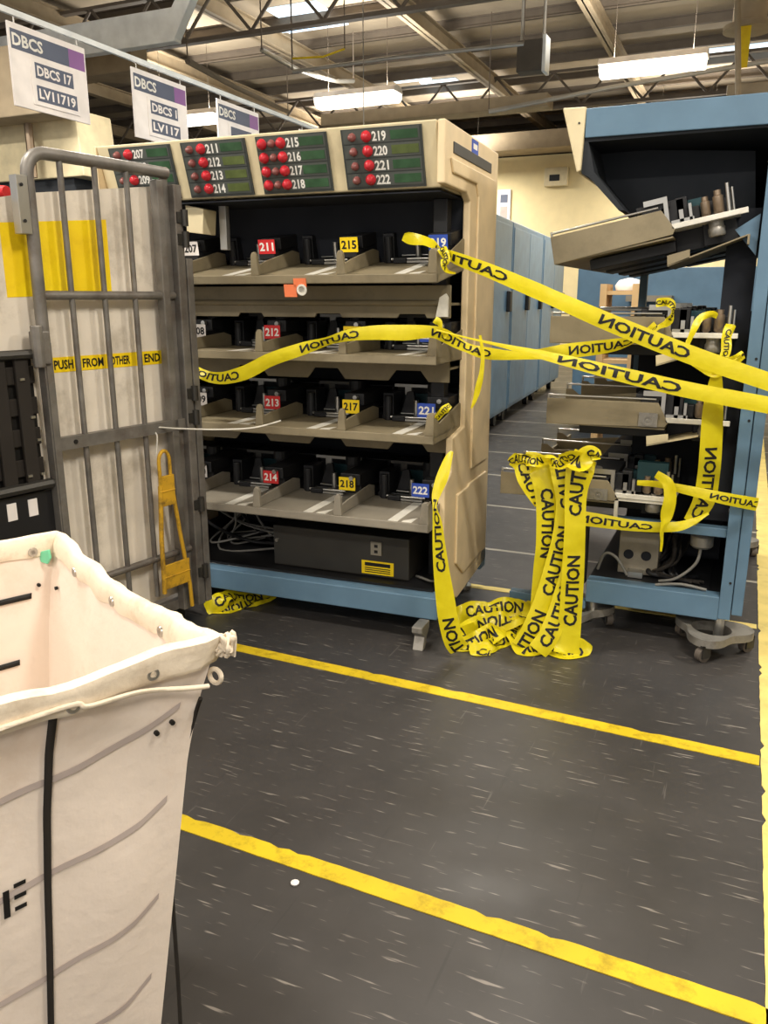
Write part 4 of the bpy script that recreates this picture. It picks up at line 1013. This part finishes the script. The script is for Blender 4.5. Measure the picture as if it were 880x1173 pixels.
# third tape, thin, from the tray two knot to the right edge
ribbon('caution_tape', [(500, 378, 2.90, .006, 0), (540, 388, 2.90, .007, 0), (580, 397, 2.92, .016, 0), (640, 411, 2.95, .038, -10), (720, 431, 3.0, .052, 0), (790, 447, 3.05, .056, 0), (880, 464, 3.10, .058, 0), (960, 478, 3.12, .058, 0)],
       'lower caution tape running from the second tray to the right edge', CT, True, .46, .5, lh=.66, wl=.44)
ribbon('caution_tape', [(822, 420, 3.20, .018, 0), (820, 438, 3.22, .05, 0), (817, 470, 3.24, .075, 0), (815, 510, 3.25, .082, 0), (812, 545, 3.26, .082, 4), (806, 575, 3.27, .08, 10), (790, 598, 3.27, .05, 25)],
       'wide caution tape hanging beside the blue post of the right machine', CT, True, .31, .2, lh=.55)
ribbon('caution_tape', [(662, 593, 3.17, .06, 0), (690, 597, 3.20, .055, 0), (725, 602, 3.22, .045, 0), (760, 604, 3.24, .04, 0), (785, 601, 3.25, .035, -30), (812, 588, 3.25, .012, -60)],
       'short caution tape stretched low across the right machine behind the bundle', CT, True, .0, .9, lh=.55)
ribbon('caution_tape', [(730, 553, 3.22, .02, 0), (755, 555, 3.22, .028, 20), (790, 562, 3.23, .036, 0), (830, 571, 3.24, .045, 0), (868, 578, 3.30, .05, 0)],
       'caution tape tied from the bottom tray rollers to the blue post', CT, True, .27, .3, lh=.5, wl=.2)
ribbon('caution_tape', [(752, 543, 3.2, .03, 40), (765, 553, 3.19, .04, 10), (768, 570, 3.19, .05, 0), (764, 590, 3.19, .046, 10), (759, 605, 3.19, .018, 50), (758, 618, 3.2, .012, 0), (757, 632, 3.2, .008, 0)],
       'short knotted caution tape tail hanging from the bottom tray', None, noise_amp=.01)
# loops and knots on the right machine
ribbon('caution_tape', [(752, 347, 3.3, .03, 0), (766, 346, 3.29, .034, 30), (771, 356, 3.28, .03, -40), (766, 368, 3.28, .028, 20), (754, 374, 3.29, .024, 60), (742, 384, 3.28, .02, 0)],
       'crumpled caution tape knot at the end of the second tray', CT, False, .0, .05, noise_amp=.014, lh=.5, wl=.12)
ribbon('caution_tape', [(786, 398, 3.2, .016, 0), (793, 382, 3.22, .024, 20), (802, 365, 3.25, .026, -20), (815, 360, 3.28, .024, 20), (822, 362, 3.3, .02, 0)],
       'narrow caution tape loop around a roller of the second tray', None, noise_amp=.006)
ribbon('caution_tape', [(838, 372, 3.28, .035, 10), (833, 385, 3.26, .038, -20), (832, 402, 3.24, .034, 30), (828, 415, 3.23, .03, 0), (840, 412, 3.23, .035, 40), (852, 406, 3.25, .03, 0)],
       'twisted caution tape knot just left of the blue post', CT, False, .02, .05, noise_amp=.014, lh=.5, wl=.12)
ribbon('caution_tape', [(790, 410, 3.2, .035, 0), (805, 420, 3.2, .035, 20), (818, 428, 3.21, .03, -10), (832, 424, 3.22, .03, 30), (850, 408, 3.24, .03, 10)],
       'slack caution tape swag under the topmost tape near the post', None, noise_amp=.008)
# small tails on the left machine
ribbon('caution_tape', [(506, 284, 2.95, .035, 0), (511, 294, 2.92, .036, 30), (509, 304, 2.91, .028, -20), (513, 311, 2.93, .014, 0), (522, 313, 2.93, .006, 0)],
       'short curled caution tape tail under the first tray knot', CT, False, .0, .03, noise_amp=.012, lh=.55, wl=.1)
ribbon('caution_tape', [(498, 366, 2.9, .025, 0), (503, 370, 2.9, .03, 30), (506, 380, 2.91, .025, 60), (512, 386, 2.92, .02, 0)],
       'small caution tape knot on the second tray divider', None, noise_amp=.006)
ribbon('caution_tape', [(550, 384, 2.98, .010, 0), (553, 404, 2.985, .014, 20), (552, 425, 2.985, .018, 20), (548, 444, 2.985, .024, -10), (544, 458, 2.985, .016, 30), (540, 468, 2.985, .006, 0)],
       'thin caution tape tail hanging in front of the tan end panel', None, noise_amp=.004)
ribbon('caution_tape', [(500, 480, 2.89, .02, 0), (506, 473, 2.88, .034, 30), (512, 467, 2.88, .03, -20), (516, 464, 2.89, .02, 0)],
       'tiny caution tape knot on the third tray divider', CT, False, .0, .03, noise_amp=.006, lh=.5, wl=.1)
# strip hanging down the left machine, path from the floor up
ribbon('caution_tape', [(527, 744, 2.86, .085, -8), (520, 735, 2.84, .08, -5), (514, 712, 2.83, .078, 0), (510, 685, 2.83, .074, 0), (506, 655, 2.83, .062, 0), (503, 625, 2.83, .05, 0), (501, 598, 2.83, .036, 0), (498, 580, 2.83, .016, 0), (500, 566, 2.85, .034, 0), (507, 546, 2.88, .046, 0), (514, 525, 2.92, .03, 0), (518, 517, 2.94, .012, 0)],
       'narrow caution tape hanging from the bottom tray corner to the floor', CT, False, -.14, .19, lh=.62)
# the bundle in the aisle
ribbon('caution_tape', [(600, 529, 3.2, .085, 0), (618, 536, 3.19, .098, 0), (627, 570, 3.18, .094, 0), (627, 620, 3.17, .09, 0), (624, 650, 3.17, .09, 3), (620, 690, 3.16, .085, 0), (618, 712, 3.15, .085, 0)],
       'left upright strip of the caution tape bundle reading downward', CT, False, .16, .5, lh=.55, noise_amp=.004)
ribbon('caution_tape', [(648, 750, 3.05, .105, 12), (650, 738, 3.07, .10, 0), (654, 700, 3.09, .09, 0), (657, 650, 3.10, .088, 0), (659, 600, 3.11, .082, 0), (660, 565, 3.12, .088, 0), (665, 538, 3.13, .11, 0), (672, 522, 3.16, .11, 20)],
       'right upright strip of the caution tape bundle reading upward', CT, False, .12, .16, lh=.6, noise_amp=.004)
ribbon('caution_tape', [(598, 742, 3.03, .088, 0), (610, 722, 3.05, .088, 0), (624, 690, 3.09, .088, 0), (636, 650, 3.125, .085, 0), (645, 612, 3.145, .08, 0), (648, 575, 3.16, .075, 0), (645, 545, 3.17, .09, 0), (640, 524, 3.2, .085, 0)],
       'slanting strip in the middle of the caution tape bundle', CT, False, -.12, .07, lh=.6, noise_amp=.004)
ribbon('caution_tape', [(616, 746, 3.01, .085, 0), (628, 730, 3.04, .085, 0), (640, 700, 3.085, .08, 0), (648, 665, 3.11, .06, 0), (652, 640, 3.13, .03, 0)],
       'short slanting strip low in the caution tape bundle, tucked behind the right strip', CT, False, .03, .2, lh=.6, noise_amp=.004)
ribbon('caution_tape', [(586, 526, 3.2, .05, 0), (597, 532, 3.185, .07, 10), (605, 548, 3.18, .085, 0), (611, 566, 3.18, .055, 0), (615, 580, 3.19, .015, 0)],
       'short torn flap at the left top of the caution tape bundle', CT, False, .04, .3, lh=.55, noise_amp=.008)
ribbon('caution_tape', [(584, 528, 3.2, .03, 10), (597, 526, 3.17, .045, 40), (612, 528, 3.15, .05, -30), (628, 527, 3.14, .045, 20), (640, 532, 3.10, .05, -50), (652, 522, 3.09, .07, 40), (664, 530, 3.09, .08, -30), (676, 520, 3.10, .06, 30), (688, 521, 3.12, .03, 0)],
       'crumpled caution tape wound over the top of the bundle', CT, False, .0, .04, noise_amp=.035, lh=.6, wl=.16)
# heaps on the floor
def heap(label, pts, amp=.034, wl=.26):
    ctrl = [(*atz(px, py, z), wd, tw) for px, py, z, wd, tw in pts]
    o = ribbon('caution_tape_heap', ctrl, label, CT, False, .05, .07, hint=(.3, -.62, .72), noise_amp=amp, world=True, k=14, lh=.6, wl=wl)
    for v in o.data.vertices:                                # rest on the floor
        if v.co.z < .003: v.co.z = .003+min(.004, (.003-v.co.z)*.06)
    return o
heap('crumpled heap of caution tape on the floor beside the tan end panel',
     [(522, 708, .06, .08, 0), (540, 700, .085, .085, 25), (560, 697, .10, .085, -20), (582, 695, .10, .085, 20), (602, 698, .085, .08, -15), (606, 708, .07, .06, 10), (590, 712, .075, .08, 30), (565, 712, .075, .085, 0), (545, 718, .06, .085, -20), (528, 728, .04, .08, 10),
      (530, 740, .02, .07, 0), (548, 734, .035, .085, 15), (566, 724, .05, .088, 0), (586, 716, .055, .07, -20), (596, 722, .035, .05, 0), (580, 730, .02, .08, 10), (562, 740, .012, .088, 0), (548, 746, .01, .08, -10), (562, 747, .012, .05, 0)])
heap('folded caution tape lying at the foot of the tape bundle',
     [(672, 735, .035, .06, 0), (664, 745, .015, .085, 10), (648, 750, .010, .088, 0), (626, 744, .012, .088, -10), (606, 746, .012, .088, 0), (594, 738, .02, .07, 20), (590, 722, .04, .08, 0), (600, 706, .065, .088, -20), (618, 692, .09, .088, 0), (632, 688, .09, .06, 20), (622, 706, .06, .088, 0), (604, 728, .035, .088, 10), (612, 742, .02, .085, 0), (634, 740, .018, .085, -10)], .012)
heap('caution tape heap on the floor under the left end of the blue base rail',
     [(236, 698, .02, .07, 0), (250, 690, .05, .085, 20), (262, 682, .075, .085, -20), (276, 686, .04, .07, 15), (292, 684, .03, .06, 0), (312, 682, .02, .05, 10), (290, 690, .015, .06, 0), (262, 698, .012, .07, -10), (244, 700, .01, .07, 0)], .025)
# loose litter
b = MB(); p = atz(338, 1013, 0); b.lathe([(.001, .001), (.009, .001), (.011, .006), (.005, .011), (.001, .012)], p.x, p.y, 9); tag(b.build('paper_scrap', 'paper', smooth=40), 'tiny white paper scrap on the floor near the second yellow line', 'scrap')
b = MB(); p = atz(608, 750, 0); b.prism([(p.x-.02, p.y-.006), (p.x+.02, p.y), (p.x+.018, p.y+.006), (p.x-.02, p.y)], 'z', .0005, .002); tag(b.build('paper_scrap', 'paper'), 'thin white paper sliver on the floor before the tape bundle', 'scrap')
